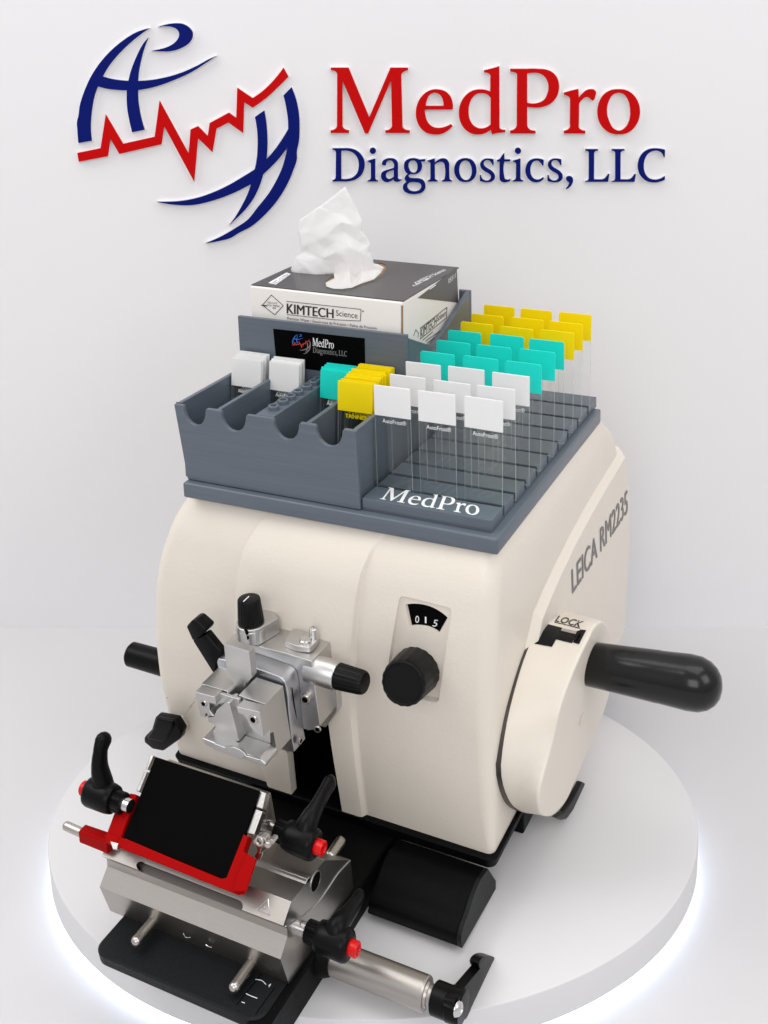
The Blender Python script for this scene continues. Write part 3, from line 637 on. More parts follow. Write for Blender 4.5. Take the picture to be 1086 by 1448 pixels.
bolt(*A4(322, 632), 'x', UY(*A4(280, 650), -40).x + 2, 2.6, (1, 0, 0), .8); bolt(*A4(500, 515), 'y', -28.6, 2.4, (.2, -1, 0), .6)
def blk(mb):
    pr(mb, [A1(90, 660), A1(170, 625), A1(235, 590), A1(412, 812), A1(330, 1040), A1(300, 1000), A1(105, 690)], -40, -33)
    pr(mb, [A1(22, 515), A1(82, 447), A1(128, 446), A1(240, 548), A1(226, 582), A1(172, 628), A1(92, 672)], -43, -32)
sub('clamp_lever', M['rubber'], blk, 1.3, 3)
# ---- ratchet levers
def unit(v): return Vector(v).normalized()
def lever(parent, p, d, arm, rad, hub=(9.4, 21), stem=4.2, knurl=(6.6, 7.5), up=(1, 0, 0), stemlen=7, button=True):
    p, d = Vector(p), unit(d); a0 = stemlen + knurl[1]
    mb = MB(); mb.lathe(p + d * a0, d, [(0, hub[0] * .82), (.6, hub[0] * .9), (4, hub[0] * .97), (hub[1] - 3, hub[0] * 1.0), (hub[1] - 1, hub[0] * .94), (hub[1], hub[0] * .8), (hub[1] + .1, 3)], 36)
    c = p + d * (a0 + hub[1] * .52)
    fr_ = [1.35] + [.95, .72, .66, .66][:len(arm)]
    mb.tube([c] + arm, [7.2] + rad, 24, flat=fr_, up=d, n=8)
    lv = mb.build('ratchet_lever', M['rubber'], parent, angle=60)
    MB().lathe(p + d * stemlen, d, [(0, knurl[0] * .9), (.5, knurl[0]), (knurl[1] - .3, knurl[0]), (knurl[1], knurl[0] * .9)], 96, ribs=26, rib=-.09).build('knurled_ring', M['rubber'], lv)
    MB().lathe(p - d * 2, d, [(0, stem), (stemlen + 2.5, stem)], 48).build('stem', M['chrome'], lv)
    if button:
        e = p + d * (a0 + hub[1] - .8)
        MB().lathe(e, d, [(0, 4.7), (5.2, 4.7), (6, 4.1), (6.05, 3.0), (5.2, 2.7), (5.2, .1)], 28).build('red_button', M['redbtn'], lv)
    return lv
# clamping rod with lever on the right of the base
ra = UY(604, 1406, -87); rz = ra.z
rod = MB().lathe((36, -87, rz), (1, 0, 0), [(0, 9.9), (ra.x - 37, 9.9), (ra.x - 36, 9.3), (ra.x - 36, 7.4), (ra.x - 34.5, 7), (ra.x - 34.5, 6.2), (ra.x - 32.6, 6.2), (ra.x - 31.8, 7.6), (ra.x - 28, 7.6)], 48).build('clamping_rod', M['steel'], mic, angle=30)
xe = ra.x + 4.5
mb = MB(); mb.lathe((xe, -87, rz), (1, 0, 0), [(0, 8.6), (.8, 9.4), (9.8, 9.4), (10, 9.8), (17.5, 9.8), (18.5, 9)], 36)
al = [UX(x, y, xe + 13.5) for x, y in ((644, 1422), (652, 1400), (664, 1378), (674, 1362), (681, 1352))]
mb.prism([UX(x, y, xe + 10) for x, y in spline([(627, 1416, 0), (634, 1402, 1), (666, 1365, 1), (664, 1358, 0), (669, 1350, 0), (679, 1347, 0), (687, 1350, 0), (688, 1356, 0), (686, 1364, 1), (651, 1426, 0), (643, 1437, 0), (633, 1432, 0)], 5)], (6, 0, 0))
mb.build('rod_lever', M['rubber'], rod, bevel=1.8, seg=3)
bs = UX(647.5, 1427, xe + 17.5); MB().lathe(bs, (1, -.2, .1), [(0, 4.6), (.8, 4.2), (2, 2.6), (2.3, 1.6), (1.4, 1.2), (1.4, .05)], 20).build('cap_screw', M['chrome'], rod)
MB().lathe((37, -87, rz + 1), (1, 0, 0), [(0, 13.5), (4, 13), (8.5, 10.9)], 40).build('rod_collar', M['base'], mic)

# ------------------------------------------------------------------ knife holder
kh = empty('knife_holder', (-30, -85, 28), 'steel blade holder with red guard and black plate standing on the black base', 'blade holder')
XR_, XL_ = 35.0, -96.0
prof_px = [(408.7, 1391.8), (396.7, 1356.8), (406.5, 1324), (406, 1313.5), (400.4, 1309), (412, 1274.8), (432, 1250), (435.5, 1243), (438, 1241.5), (458, 1217.5), (462, 1216.5), (496, 1216), (500, 1259)]
PF = [UX(x, y, XR_) for x, y in prof_px]
mb = MB(); mb.prism(PF, (XL_ - XR_, 0, 0)); kblk = mb.build('holder_block', [M['steel'], M['steel_side']], kh)
# long groove in the sloping face
n2, tf = PF[4], PF[5]; fn_ = Vector((0, tf.z - n2.z, -(tf.y - n2.y))).normalized(); fn_ = fn_ if fn_.y < 0 else -fn_
gp = [UP(x, y, n2, fn_) for x, y in spline([(193, 1222, 0), (197, 1218.5, 0), (205, 1221, 1), (338, 1273, 1), (343, 1279, 0), (342, 1286, 0), (337, 1287.5, 1), (200, 1233, 1), (194, 1228, 0)], 4)]
c = MB(); c.loft([[p + fn_ * 3 for p in gp], [p - fn_ * 4 for p in gp]]); boolean(kblk, c, 'shaded_steel')  # groove faces coloured dark in place of their shade
me = kblk.data
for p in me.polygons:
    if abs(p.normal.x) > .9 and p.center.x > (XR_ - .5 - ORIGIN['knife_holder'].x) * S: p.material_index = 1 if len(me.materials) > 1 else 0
for p in me.polygons: p.use_smooth = False
b = kblk.modifiers.new('edge', 'BEVEL'); b.width = .5 * S; b.segments = 1; b.limit_method = 'ANGLE'; b.angle_limit = math.radians(25)
def ksub(name, m, fn, parent=None, bevel=0, seg=2, **k):
    mb = MB(); fn(mb); return mb.build(name, m, parent or kh, bevel=bevel, seg=seg, **k)
ksub('arc_groove', M['silver'], lambda mb: mb.tube([UX(x, y, XR_ + .15) for x, y in ((404, 1310), (420, 1301), (437, 1288), (452, 1273), (466, 1253), (476, 1238), (484.5, 1228), (495, 1217))], [.45] * 8, 8), kblk)
ksub('bore', M['matt_black'], lambda mb: mb.cyl(UX(445, 1246, XR_ - .5), UX(445, 1246, XR_ - .5) + Vector((.75, 0, 0)), 5.6, ch=.1), kblk)
ksub('bore_rim', M['silver'], lambda mb: mb.lathe(UX(445, 1246, XR_ - .5), (1, 0, 0), [(0, 6.2), (.9, 6.2), (.9, 5.6), (.2, 5.5)], 32, caps=False), kblk)
tri = [UP(x, y, n2 - fn_ * -.15, fn_) for x, y in ((362.6, 1286.8), (379.2, 1271.5), (381.2, 1294.2))]
def trim(mb):
    for i in range(3): mb.tube([tri[i], tri[(i + 1) % 3]], [.32, .32], 6, n=2)
    c0 = sum(tri, Vector()) / 3; mb.tube([c0 + Vector((0, 0, .9)), c0 - Vector((0, 0, .9))], [.5, .4], 6, n=2)
ksub('warning_mark', M['chrome'], trim, kblk)
def top_rib(mb):
    z = PF[9].z; y0 = PF[9].y
    mb.prism([UX(x, y, XR_) for x, y in ((432.5, 1248), (437.5, 1240), (440, 1240), (437, 1249))], (-75, 0, 0))
ksub('top_rib', M['silver'], top_rib, kblk, .3)
# slot plate on the top
zt_ = PF[10].z
ksub('top_slide', M['silver'], lambda mb: mb.prism([(XR_ - 1, PF[10].y - 1, zt_ + .2), (XR_ - 60, PF[10].y - 1, zt_ + .2), (XR_ - 60, PF[10].y - 9, zt_ + .2), (XR_ - 1, PF[10].y - 9, zt_ + .2)], (0, 0, 1.0)), kblk, .3)
# tilted black plate in its red guard
p0 = Vector((-80, -124, 87)); slope = Vector((0, 36, 32)).normalized(); pn = Vector((0, -32, 36)).normalized()
def gpx(x, y, h=0): return UP(x, y, p0 + pn * h, pn)
def plate_poly(mb, px, h0, h1): mb.prism([gpx(x, y, h0) for x, y in px], pn * (h1 - h0))
plate_px = [(222.7, 1071.6), (369, 1119.6), (327, 1246), (322, 1245.5), (177.6, 1186)]
ksub('black_plate', M['flat_black'], lambda mb: plate_poly(mb, plate_px, 0, 3.0), None, .4)
red_px = [(190.5, 1125), (199.7, 1126.8), (178, 1187), (190, 1191), (318, 1245.5), (326.5, 1244), (350.3, 1183), (357.6, 1186), (350.5, 1207), (364, 1216.3), (348, 1264), (338, 1266), (171, 1199.8), (158, 1182), (172, 1144.3), (183, 1145.2), (186.8, 1137.9)]
guard = ksub('red_guard', M['red'], lambda mb: plate_poly(mb, red_px, -3.0, 3.6), None, .5)
ksub('guard_lip', M['red'], lambda mb: mb.prism([gpx(x, y, 3.4) for x, y in ((178, 1188), (319, 1246), (345, 1250), (345, 1265), (337, 1266.5), (172, 1200.5))], Vector((0, 2.5, -1))), guard, .5)
ksub('guard_corner', M['red'], lambda mb: mb.prism([gpx(x, y, 3.5) for x, y in ((350.5, 1207), (364, 1216.3), (349.5, 1262), (331, 1262), (336, 1240))], pn * 2.2), guard, .8)
# blade carrier behind the plate
def carrier(mb):
    pl = [Vector((0, -121, 84)), Vector((0, -88, 113.5)), Vector((0, -76, 110)), Vector((0, -70, 74)), Vector((0, -116, 72))]
    mb.prism([Vector((-2, p.y, p.z)) for p in pl], (-77, 0, 0))
car = ksub('blade_carrier', M['steel'], carrier, None, .6)
for px in ([(371, 1121), (381.5, 1124.5), (376.5, 1147), (366.5, 1144)], [(366.5, 1147), (376.5, 1150.5), (364.5, 1183), (353.5, 1181)], [(218.6, 1070.5), (223, 1071.5), (214.5, 1091), (212, 1090)], [(210, 1092.5), (214, 1094.5), (202.5, 1123), (198.5, 1121)]):
    ksub('clamp_strip', M['steel_side'], lambda mb: plate_poly(mb, px, -5, .8), car, .4)
ksub('side_web', M['steel_side'], lambda mb: mb.prism([UX(x, y, 3) for x, y in ((381, 1124.5), (387.5, 1163), (377, 1160))], (-3, 0, 0)), car, .3)
# grip on the left of the guard
def grip(mb):
    a = UY(117, 1178.5, -124); b_ = UY(157, 1193.5, -124)
    mb.loft([[a + Vector((0, y, z)) for y, z in rrect(-3.6, 3.6, -4.4, 4.4, 1.2, 3)], [b_ + Vector((0, y, z)) for y, z in rrect(-3.8, 3.8, -4.8, 4.8, 1.2, 3)]])
g = ksub('guard_grip', M['red'], grip, guard, .3)
ksub('guard_rod', M['pin'], lambda mb: mb.tube([UY(94, 1168, -124), UY(120, 1179.5, -124)], [2.9, 2.9], 20), guard)
ksub('grip_hook', M['red'], lambda mb: plate_poly(mb, [(156, 1184), (163, 1180), (177, 1187), (172, 1196), (166, 1199.5), (156.5, 1194)], -3, 4.2), guard, .6)
ksub('grip_clip', M['chrome'], lambda mb: plate_poly(mb, [(158, 1190.5), (170, 1193.5), (168, 1203), (162, 1202)], 3, 5.4), guard, .4)
# small bright bracket on the right of the guard
B2 = T(330, 1080, 5.43)
def brk(mb):
    pl = [B2(*p) for p in ((150, 592), (172, 568), (205, 560), (238, 574), (252, 598), (282, 582), (305, 588), (313, 610), (288, 640), (262, 652), (240, 634), (216, 652), (206, 686), (222, 678), (224, 700), (205, 738), (188, 748), (160, 712), (184, 676), (176, 640), (152, 612))]
    mb.prism([UY(x, y, -112) for x, y in pl], (0, 5, 0))
    c0 = UY(*B2(203, 592), -112.3); mb.lathe(c0, (0, -1, .2), [(-.5, 3.1), (.9, 3.0), (1.1, 2.4), (.9, 1.6), (-.2, 1.5)], 20, caps=False)
    c0 = UY(*B2(268, 610), -111); mb.lathe(c0, (.4, -1, .2), [(-.5, 2.2), (2.2, 2.0), (2.6, 1.4), (2.6, .1)], 20)
ksub('guard_bracket', M['pin'], brk, guard, .6)
# guide pins
for (b0, e0, yy, nm) in (((214, 1306), (193, 1332), -128, 1), ((352.5, 1366), (333.5, 1398), -128, 1)):
    a = UY(*b0, yy); e = UZ(*e0, a.z)
    ksub('guide_pin', M['pin'], lambda mb: mb.tube([(a.x, yy + 4, a.z), (a.x, e.y, a.z)], [3.3, 3.3], 24))
a = UY(473, 1202, -44); e = UZ(488, 1187, a.z)
ksub('guide_pin', M['pin'], lambda mb: mb.tube([(a.x, -50, a.z), (a.x, e.y - 3, a.z)], [3.6, 3.6], 24))
ksub('relief_mark', M['chrome'], lambda mb: [mb.tube([UY(x, y, -128.6) for x, y in l], [.3] * len(l), 6) for l in (((259.5, 1320), (263, 1325.5), (269, 1325.5)), ((291, 1335.5), (295, 1338.5), (299, 1339.5)))], kblk)
# three ratchet levers
st = UX(377, 1168, 0)
lever(kh, st, (1, -.03, -.03), [UX(x, y, st.x + k) for x, y, k in ((436, 1163, 27), (449, 1139, 28), (459, 1120, 28), (466, 1108, 28))], [6.6, 5.7, 5.5, 6.0])
st = UX(424, 1312, XR_)
lever(kh, st, (1, 0, 0), [UX(x, y, st.x + k) for x, y, k in ((478, 1310, 24), (492, 1292, 25), (502, 1278, 25), (508, 1267, 25))], [6.8, 6.0, 5.4, 4.6], stemlen=5)
st = UX(181, 1139, -82)
lever(kh, st, (-1, .03, 0), [UX(x, y, st.x - k) for x, y, k in ((146, 1112, 21), (141, 1085, 22), (142, 1062, 22), (146, 1047, 22))], [7.2, 6.2, 5.6, 6.6], stemlen=3)

# ------------------------------------------------------------------ waste tray
wt = empty('waste_tray', (72, -5, 0), 'black curved section waste tray on the platform beside the front base', 'waste tray')
WP = [UX(x, y, 105) for x, y in spline([(647.5, 1339, 1), (646, 1333, 0), (645.5, 1325, 0), (648, 1312, 0), (656.8, 1287, 0), (664, 1264, 0), (673.4, 1241.6, 1), (684.4, 1226.4, 1), (695.5, 1243, 1), (695.5, 1256.8, 1)], 6)]
dz = -min(p.z for p in WP); WP = [Vector((p.x, p.y, max(.2, p.z))) for p in WP]
MB().prism(WP, (3, 0, 0)).build('end_panel', M['plate'], wt, bevel=.5)
inner = [Vector((104.9, p.y + 1.2, max(1, p.z - 1.0))) for p in WP]
MB().prism(inner, (-62.5, 0, 0)).build('tray_body', M['base'], wt, bevel=1.4, seg=3)
MB().prism([Vector((107.5, p.y, p.z)) for p in (WP[0], Vector((0, WP[0].y, WP[0].z + 3)), Vector((0, WP[0].y + 4, WP[0].z + 4.5)), Vector((0, WP[0].y + 4, WP[0].z)))], (-66, 0, 0)).build('front_lip', M['rubber'], wt, bevel=.8)

# ------------------------------------------------------------------ slide organiser
def sh(x, y): return y + .035 * x
tray = empty('organiser_tray', (0, 125, 252), 'flat grey printed tray lying on top of the cream microtome', 'tray')
TQ = [(-113.5, 2.5), (114.8, 10.8), (113.2, 246), (-114, 240)]
def tq(k, z):
    c = Vector((0, 125, 0)); return [(c.x + (x - c.x) * k, c.y + (y - c.y) * k, z) for x, y in TQ]
mb = MB(); mb.prism(tq(1, 251.6), (0, 0, 11.2)); o = mb.build('tray_plate', M['grey'], tray, bevel=1.6, seg=3)
bin_ = empty('slide_bin', (-50, 50, 263), 'grey printed four compartment bin with scalloped front standing on the tray', 'slide bin')
ZB, ZTOP = 263.4, 317.5
BX = [(-120, -112.7), (-93.6, -82.7), (-62, -42.3), (-21.9, -11.2), (9.6, 18)]
fp_ = [(-112.5, ZB)]
top = [(-119.6, ZTOP)]
for i in range(4):
    a, b = BX[i][1], BX[i + 1][0]; r = (b - a) / 2; top.append((a, ZTOP)); top.append((a + .8, ZTOP - 1.5))
    for k in range(1, 12):
        t = math.pi * k / 12; top.append((a + r - (r - .9) * math.cos(t), ZTOP - 1.8 - 11.5 * math.sin(t)))
    top.append((b - .8, ZTOP - 1.5)); top.append((b, ZTOP))
top.append((18.2, ZTOP))
poly = fp_ + top + [(19.9, ZB)]
MB().prism([(x, sh(x, 11.3), z) for x, z in poly], (0, 3.2, 0)).build('front_wall', M['grey'], bin_, bevel=.5)
def wall(nm, x0, x1, y0, y1, z1=ZTOP, z0=ZB, lean=0):
    mb = MB(); r = lambda y, z, w: [(x0 + w, sh(x0, y), z), (x1 - w, sh(x1, y), z)]
    a = [(x0 + lean, sh(x0, y0), z0), (x1 + (lean if lean < 0 else 0), sh(x1, y0), z0), (x1, sh(x1, y0), z1), (x0, sh(x0, y0), z1)]
    mb.prism(a, (0, y1 - y0, 0)); return mb.build(nm, M['grey'], bin_, bevel=.5)
wall('side_wall', -119.6, -116.4, 14.6, 91, lean=7); wall('divider', -87.2, -84, 14.6, 91)
wd = wall('wide_divider', -57.4, -43.6, 14.6, 91); wall('divider', -19, -15.8, 14.6, 91); wall('side_wall', 14.8, 18, 14.6, 91)
MB().box(-112, 14.7, 15.5, 90, ZB - .1, ZB + 2).build('bin_floor', M['grey'], bin_)
for (x, y) in ((385, 573.4), (397, 565), (407, 558.5), (416, 551.5), (428, 544), (437.5, 537.5), (442.5, 533.5)):
    p = UZ(x, y, ZTOP + 2.6); p = Vector((-51 + .02 * p.y, p.y, ZTOP))
    MB().lathe(p, (0, 0, 1), [(0, 3.9), (2.6, 3.9), (3.0, 3.6), (3.0, 2.2), (.8, 2.1), (.8, .1)], 12).build('ring_boss', M['grey'], wd)
# tall holder for the tissue box
th = empty('tissue_box_holder', (-50, 150, 263), 'tall grey printed holder around the tissue box with black sticker', 'holder')
ZH = 357.0
MB().prism([(-119.6, 91.2, ZB), (18, 91.2, ZB), (18.2, 91.2, ZH + 1), (-120.2, 91.2, ZH)], (0, 3.2, 0)).build('front_panel', M['grey'], th, bevel=.5)
MB().prism([(14.6, 94.6, ZB), (14.6, 208, ZB), (14.6, 208, 359.5), (14.6, 158.5, 342), (14.6, 135, 337), (14.6, 94.6, ZH - 2)], (3.5, 0, 0)).build('side_panel', M['grey'], th, bevel=.5)
MB().prism([(-120, 94.6, ZB), (-120, 204, ZB), (-120, 204, 358), (-120, 150, 335), (-120, 94.6, ZH - 2)], (3.5, 0, 0)).build('side_panel', M['grey'], th, bevel=.5)
MB().prism([(-120, 208.2, ZB), (18.1, 208.2, ZB), (18.1, 208.2, 359.5), (-120, 208.2, 358)], (0, 3.5, 0)).build('back_panel', M['grey'], th, bevel=.5)
stk = MB(); SY = 90.9
SQ = [UY(x, y, SY) for x, y in ((386.2, 465), (515.5, 478.5), (516.5, 533), (391, 516))]
stk.prism(SQ, (0, .25, 0)); stick = stk.build('black_sticker', M['flat_black'], th)
def onst(px, py, h=0): return UY(px, py, SY - .12 - h)
def mini(mb, words, x0, y0, x1, slope, hpx, bl):
    cs = [c for g in words for c in contours(g, 3)]; xs = [p[0] for c in cs for p in c]
    a, b = min(xs), max(xs); k = (x1 - x0) / (b - a)
    slab(mb, cs, lambda x, y, h: onst(x0 + (x - a) * k, y0 + (x - a) * k * slope + (y - bl) * hpx), 0, 0)
mb = MB(); mini(mb, WORD1, 442, 489, 472, .13, .125, 187); mb.build('sticker_lettering', M['whiteink'], stick)
mb = MB(); mini(mb, [G2], 442.5, 498.5, 490.5, .115, .16, 255.5); mb.build('sticker_small_lettering', M['dimink'] if False else M['greyink'], stick)
def mini2(nm, g, m):
    mb = MB(); slab(mb, contours(g, 3), lambda x, y, h: onst(413 + (x - 110) * .084, 471 + (y - 30) * .088 + (x - 110) * .084 * .13), 0, 0); mb.build(nm, M[m], stick)
mini2('sticker_emblem', EMBLEM[:2], 'blueink'); mini2('sticker_emblem_lower', EMBLEM[2:], 'greyink'); mini2('sticker_heartbeat', BEAT, 'redink')
# slotted rack
rack = empty('slide_rack', (65, 130, 263), 'grey printed slotted rack with white lettering holding upright slides on the tray', 'slide rack')
ZR0, ZR = 263.2, 271.2
SLOT = [36.6, 57.0, 78.2, 101, 124.8, 148.3, 172, 196.8, 223.6]
RX0, RX1 = 20.6, 108.6
prev = 15.2; bars = MB(); NB = 0
edges = []
for sy in SLOT + [None]:
    y1 = (sy - 1.6) if sy else 247
    edges.append((prev, y1)); prev = (sy + 1.6) if sy else None
def bar(y0, y1):
    mb = MB(); mb.prism([(RX0, sh(RX0 - 65, y0), ZR0 + .9), (RX1, sh(RX1 - 65, y0), ZR0 + .9), (RX1, sh(RX1 - 65, y1), ZR0 + .9), (RX0, sh(RX0 - 65, y1), ZR0 + .9)], (0, 0, ZR - ZR0 - .9))
    return mb.build('bar', M['grey'], rack, bevel=.35)
for y0, y1 in edges: fb = bar(y0, y1)
MB().prism([(RX0, sh(RX0 - 65, 15.2), ZR0), (RX1, sh(RX1 - 65, 15.2), ZR0), (RX1, sh(RX1 - 65, 247), ZR0), (RX0, sh(RX0 - 65, 247), ZR0)], (0, 0, .85)).build('rack_base', M['grey'], rack)
mb = MB()
cs = [c for g in WORD1 for c in contours(g, 4)]; xs = [p[0] for c in cs for p in c]; xa, xb = min(xs), max(xs)
rq = quad(*[UZ(x, y, ZR + .12) for x, y in ((549.5, 689), (680, 708.8), (676.5, 729.2), (537, 705.5))])
slab(mb, cs, lambda x, y, h: rq((x - xa) / (xb - xa), (188 - y) / (188 - 95.5)), 0, 0)
mb.build('white_lettering', M['whiteink'], rack)

# ------------------------------------------------------------------ microscope slides
def slide_proto(lab, height, labh, r, txt, txtmat, name='microscope_slide', w=25.4):
    root = bpy.data.objects.new(name, None); COL.objects.link(root); root.empty_display_size = .005; ORIGIN[root.name] = Vector((0, 0, 0))
    hw = w / 2; g = height - labh
    mb = MB(); q = [(-hw, -.5), (hw, -.5), (hw, .5), (-hw, .5)]
    mb.loft([[(x, y, 0) for x, y in q], [(x, y, g - .05) for x, y in q]])
    gl = mb.build('glass', [M['glass'], M['glass_edge']], root)
    for p in gl.data.polygons: p.material_index = 1 if abs(p.normal.x) > .5 or p.normal.z < -.5 else 0
    mb = MB(); pl = [(-hw - .05, g), (hw + .05, g)]
    for cx, a0 in ((hw + .05 - r, 0), (-hw - .05 + r, 90)):
        for k in range(5): a = math.radians(a0 + 90 * k / 4); pl.append((cx + r * math.cos(a), height - r + r * math.sin(a)))
    mb.prism([(x, -.58, z) for x, z in pl], (0, 1.16, 0)); mb.build('frosted_end', M[lab], root, angle=60)
    if txt:
        mb = MB(); put_text(mb, txt, lambda u, v: Vector((-hw + 5.5 + u * (w - 8.5), -.62, g - 4.6 + v * 2.7))); mb.build('lettering', M[txtmat], root)
    return root
def copy_thing(src, loc, rot, label, group):
    r = src.copy(); COL.objects.link(r); r.location = Vector(loc) * S; r.rotation_euler = rot
    r['label'] = label; r['category'] = 'slide'; r['group'] = group
    for ch in src.children:
        c = ch.copy(); COL.objects.link(c); c.parent = r
    return r
PW = slide_proto('lab_white', 76, 20.4, .35, 'AutoFrost\u00ae', 'whiteink')
PT = slide_proto('lab_teal', 76, 20.4, 1.6, None, None)
PY_ = slide_proto('lab_yellow', 76, 20.4, 1.6, None, None)
RNAME = ['front', 'second', 'third', 'fourth', 'fifth', 'sixth', 'seventh', 'eighth', 'rear']
CNAME = ['left', 'middle', 'right']
for ri, sy in enumerate(SLOT):
    P_, cname = ((PW, 'white'), (PT, 'teal'), (PY_, 'yellow'))[ri // 3]
    for ci in range(3):
        x = 33.9 + ci * 30.8 + (0, 1.6, 3, 3.3, 5, 5, 4.2, 3.4, 2.2)[ri] + random.uniform(-.4, .4); z = (341.5, 342.4, 344.4, 345.2, 346.2, 346.7, 346.2, 345.6, 344.9)[ri] - 76 + random.uniform(-.3, .3)
        word = {'white': 'white-ended', 'teal': 'teal-ended', 'yellow': 'yellow-ended'}[cname]
        rk_ = ['front', 'middle', 'rear'][ri % 3]
        copy_thing(P_, (x, sh(x - 65, sy), z), (math.radians(random.uniform(-1.6, .7)), math.radians(random.uniform(-.45, .45)), math.radians(1.2 + random.uniform(-1.2, 1.2))),
                   f'{word} glass slide upright in the rack, {CNAME[ci]} one of the {rk_} {cname} row', f'{cname}-ended slides upright in the rack')
PW2 = slide_proto('lab_white', 68, 20.4, .35, 'AutoFrost\u00ae', 'whiteink', w=24.6); PT2 = slide_proto('lab_teal', 68, 20.4, .5, 'AutoFrost\u00ae', 'whiteink', w=23.6); PY2 = slide_proto('lab_yellow', 71, 20.4, .4, 'TANNER', 'lab_yellow')
lean = math.radians(-6.5)
def pack(P_, cx, ys, zz, drift, desc, where, group):
    for i, y in enumerate(ys):
        x = cx + drift * (y - ys[0]) + random.uniform(-.35, .35)
        first = i == 0
        lab = f'front {desc} slide of the pack in the {where} compartment' if first else f'{desc} slide packed behind the front one in the {where} compartment'
        copy_thing(P_, (x, y - 68 * math.sin(-lean), zz + random.uniform(-.9, .7)), (lean + math.radians(random.uniform(-.5, .5)), math.radians(random.uniform(-.7, .7)), math.radians(1.5 + random.uniform(-1.3, 1.3))), lab, group)
pz = 331
fl, fr, rl = UZ(*T(310, 460, 6.7875)(113, 308), pz), UZ(*T(310, 460, 6.7875)(395, 345), pz), UZ(*T(310, 460, 6.7875)(232, 212), pz)
pack(PW2, (fl.x + fr.x) / 2 + 1, [fl.y + k * 2.15 for k in range(8)], pz - 67.6, -.18, 'white-ended', 'leftmost bin', 'white-ended slides packed in the leftmost compartment')
fl, fr = UZ(*T(310, 460, 6.7875)(487, 340), pz), UZ(*T(310, 460, 6.7875)(775, 375), pz)
pack(PW2, (fl.x + fr.x) / 2, [fl.y + k * 2.1 for k in range(7)], pz - 67.6, -.2, 'white-ended', 'second bin', 'white-ended slides packed in the second compartment')
fl, fr = UZ(*T(430, 480, 6.7875)(145, 278), pz), UZ(*T(430, 480, 6.7875)(430, 310), pz)
pack(PT2, fl.x + 12.6, [fl.y + k * 2.0 for k in range(8)], pz - 67.6, -.1, 'teal-ended', 'third bin', 'teal-ended slides packed in the third compartment')
pz = 335
fl, fr = UZ(*T(430, 480, 6.7875)(355, 392), pz), UZ(*T(430, 480, 6.7875)(665, 425), pz)
ys = [0, 1.5, 3.0, 9.5, 11.1, 12.7, 14.3, 15.9, 21, 22.6, 24.2, 31, 32.6, 34.2, 36, 38]
pack(PY2, (fl.x + fr.x) / 2, [fl.y + k for k in ys], pz - 70.4, -.08, 'yellow-ended', 'fourth bin', 'yellow-ended slides packed in the fourth compartment')
for P_ in (PW, PT, PY_, PW2, PT2, PY2):
    for ch in list(P_.children): bpy.data.objects.remove(ch)
    bpy.data.objects.remove(P_)

# ------------------------------------------------------------------ tissue box and tissue
tb = empty('tissue_box', (-50, 150, 300), 'white and dark grey wipes carton standing in the tall grey holder', 'tissue box')
KX0, KX1, KY0, KY1, KZ = -112.4, 12.6, 97.5, 200.5, 380.0
hole = [UZ(x, y, KZ) for x, y in spline([(459, 401, 0), (464, 394.5, 0), (478, 388, 0), (505, 380, 0), (528, 372.5, 0), (540, 372, 0), (546, 376, 0), (544, 383, 0), (531, 394.5, 0), (510, 403, 0), (484, 408.3, 0), (466, 406.5, 0)], 5)]
holec = sum(hole, Vector()) / len(hole)
mb = MB(); mb.prism([(KX0, KY0, 263), (KX1, KY0, 263), (KX1, KY1, 263), (KX0, KY1, 263)], (0, 0, KZ - .9 - 263))
mb.build('carton', M['carton'], tb, bevel=1.2, seg=3)
HO = [(p.x, p.y) for p in hole]
mb = MB(); slab(mb, [[(KX0 + .4, KY0 + 1.8), (KX1 - .3, KY0 + 1.8), (KX1 - .3, KY1), (KX0 + .4, KY1)], HO], lambda x, y, h: Vector((x, y, KZ - .85 + h)), 0, .75)
tp = mb.build('grey_top', M['cartongrey'], tb)
mb = MB(); slab(mb, [HO], lambda x, y, h: Vector((x, y, KZ - .8 + h)), 0, 0); mb.build('opening', M['brown'], tb)
mb = MB(); mb.prism([UX(x, y, KX1 + .15) for x, y in ((590.5, 421.5), (646, 378), (648.2, 428)) ], (-.3, 0, 0)); mb.build('grey_side_print', M['cartongrey'], tb)
mb = MB(); mb.prism([UY(x, y, KY0 - .12) for x, y in ((567.2, 432), (570.2, 432), (570.2, 474), (567.2, 474))], (0, -.05, 0)); mb.build('corner_fold', M['brown'], tb)
# front printing
FYK = KY0 - .14
def fq(*px): return quad(*[UY(x, y, FYK) for x, y in px])
mb = MB()
for k in range(3): put_text(mb, 'KIMTECH', quad(*[UY(x + k * .45, y, FYK - .03 * k) for x, y in ((405.2, 429.2), (471, 437.2), (471, 450), (405.2, 443))]))
put_text(mb, 'Science', fq((475, 438.5), (505.5, 442.2), (505.5, 450.5), (475, 446.2)))
put_text(mb, 'Precision Wipes \u2022 Essuie-tout de Précision \u2022 Paños de Precisión', fq((406, 448), (533, 462.3), (533, 466), (406, 451.8)))
put_text(mb, 'Delicate Task Wipers', fq((408, 454.2), (470, 461), (470, 463.6), (408, 456.8)))
put_text(mb, 'DELICATE', fq((378.5, 426.3), (392, 428), (392, 430.6), (378.5, 429))); put_text(mb, 'TASK WIPERS', fq((377, 430), (396, 432.2), (396, 434.6), (377, 432.6))); put_text(mb, '280', fq((385, 434.2), (390, 434.8), (390, 437), (385, 436.4)))
def line(pts, r=.22, close=False):
    P = [UY(x, y, FYK) for x, y in pts]; P = P + [P[0]] if close else P
    for a, b in zip(P, P[1:]): mb.tube([a, b], [r, r], 6, n=1)
line([(405, 426), (510.5, 437.3)]); line([(405.5, 444.5), (472, 452)]); line([(472, 452), (509.5, 453.8), (510.5, 437.3)])
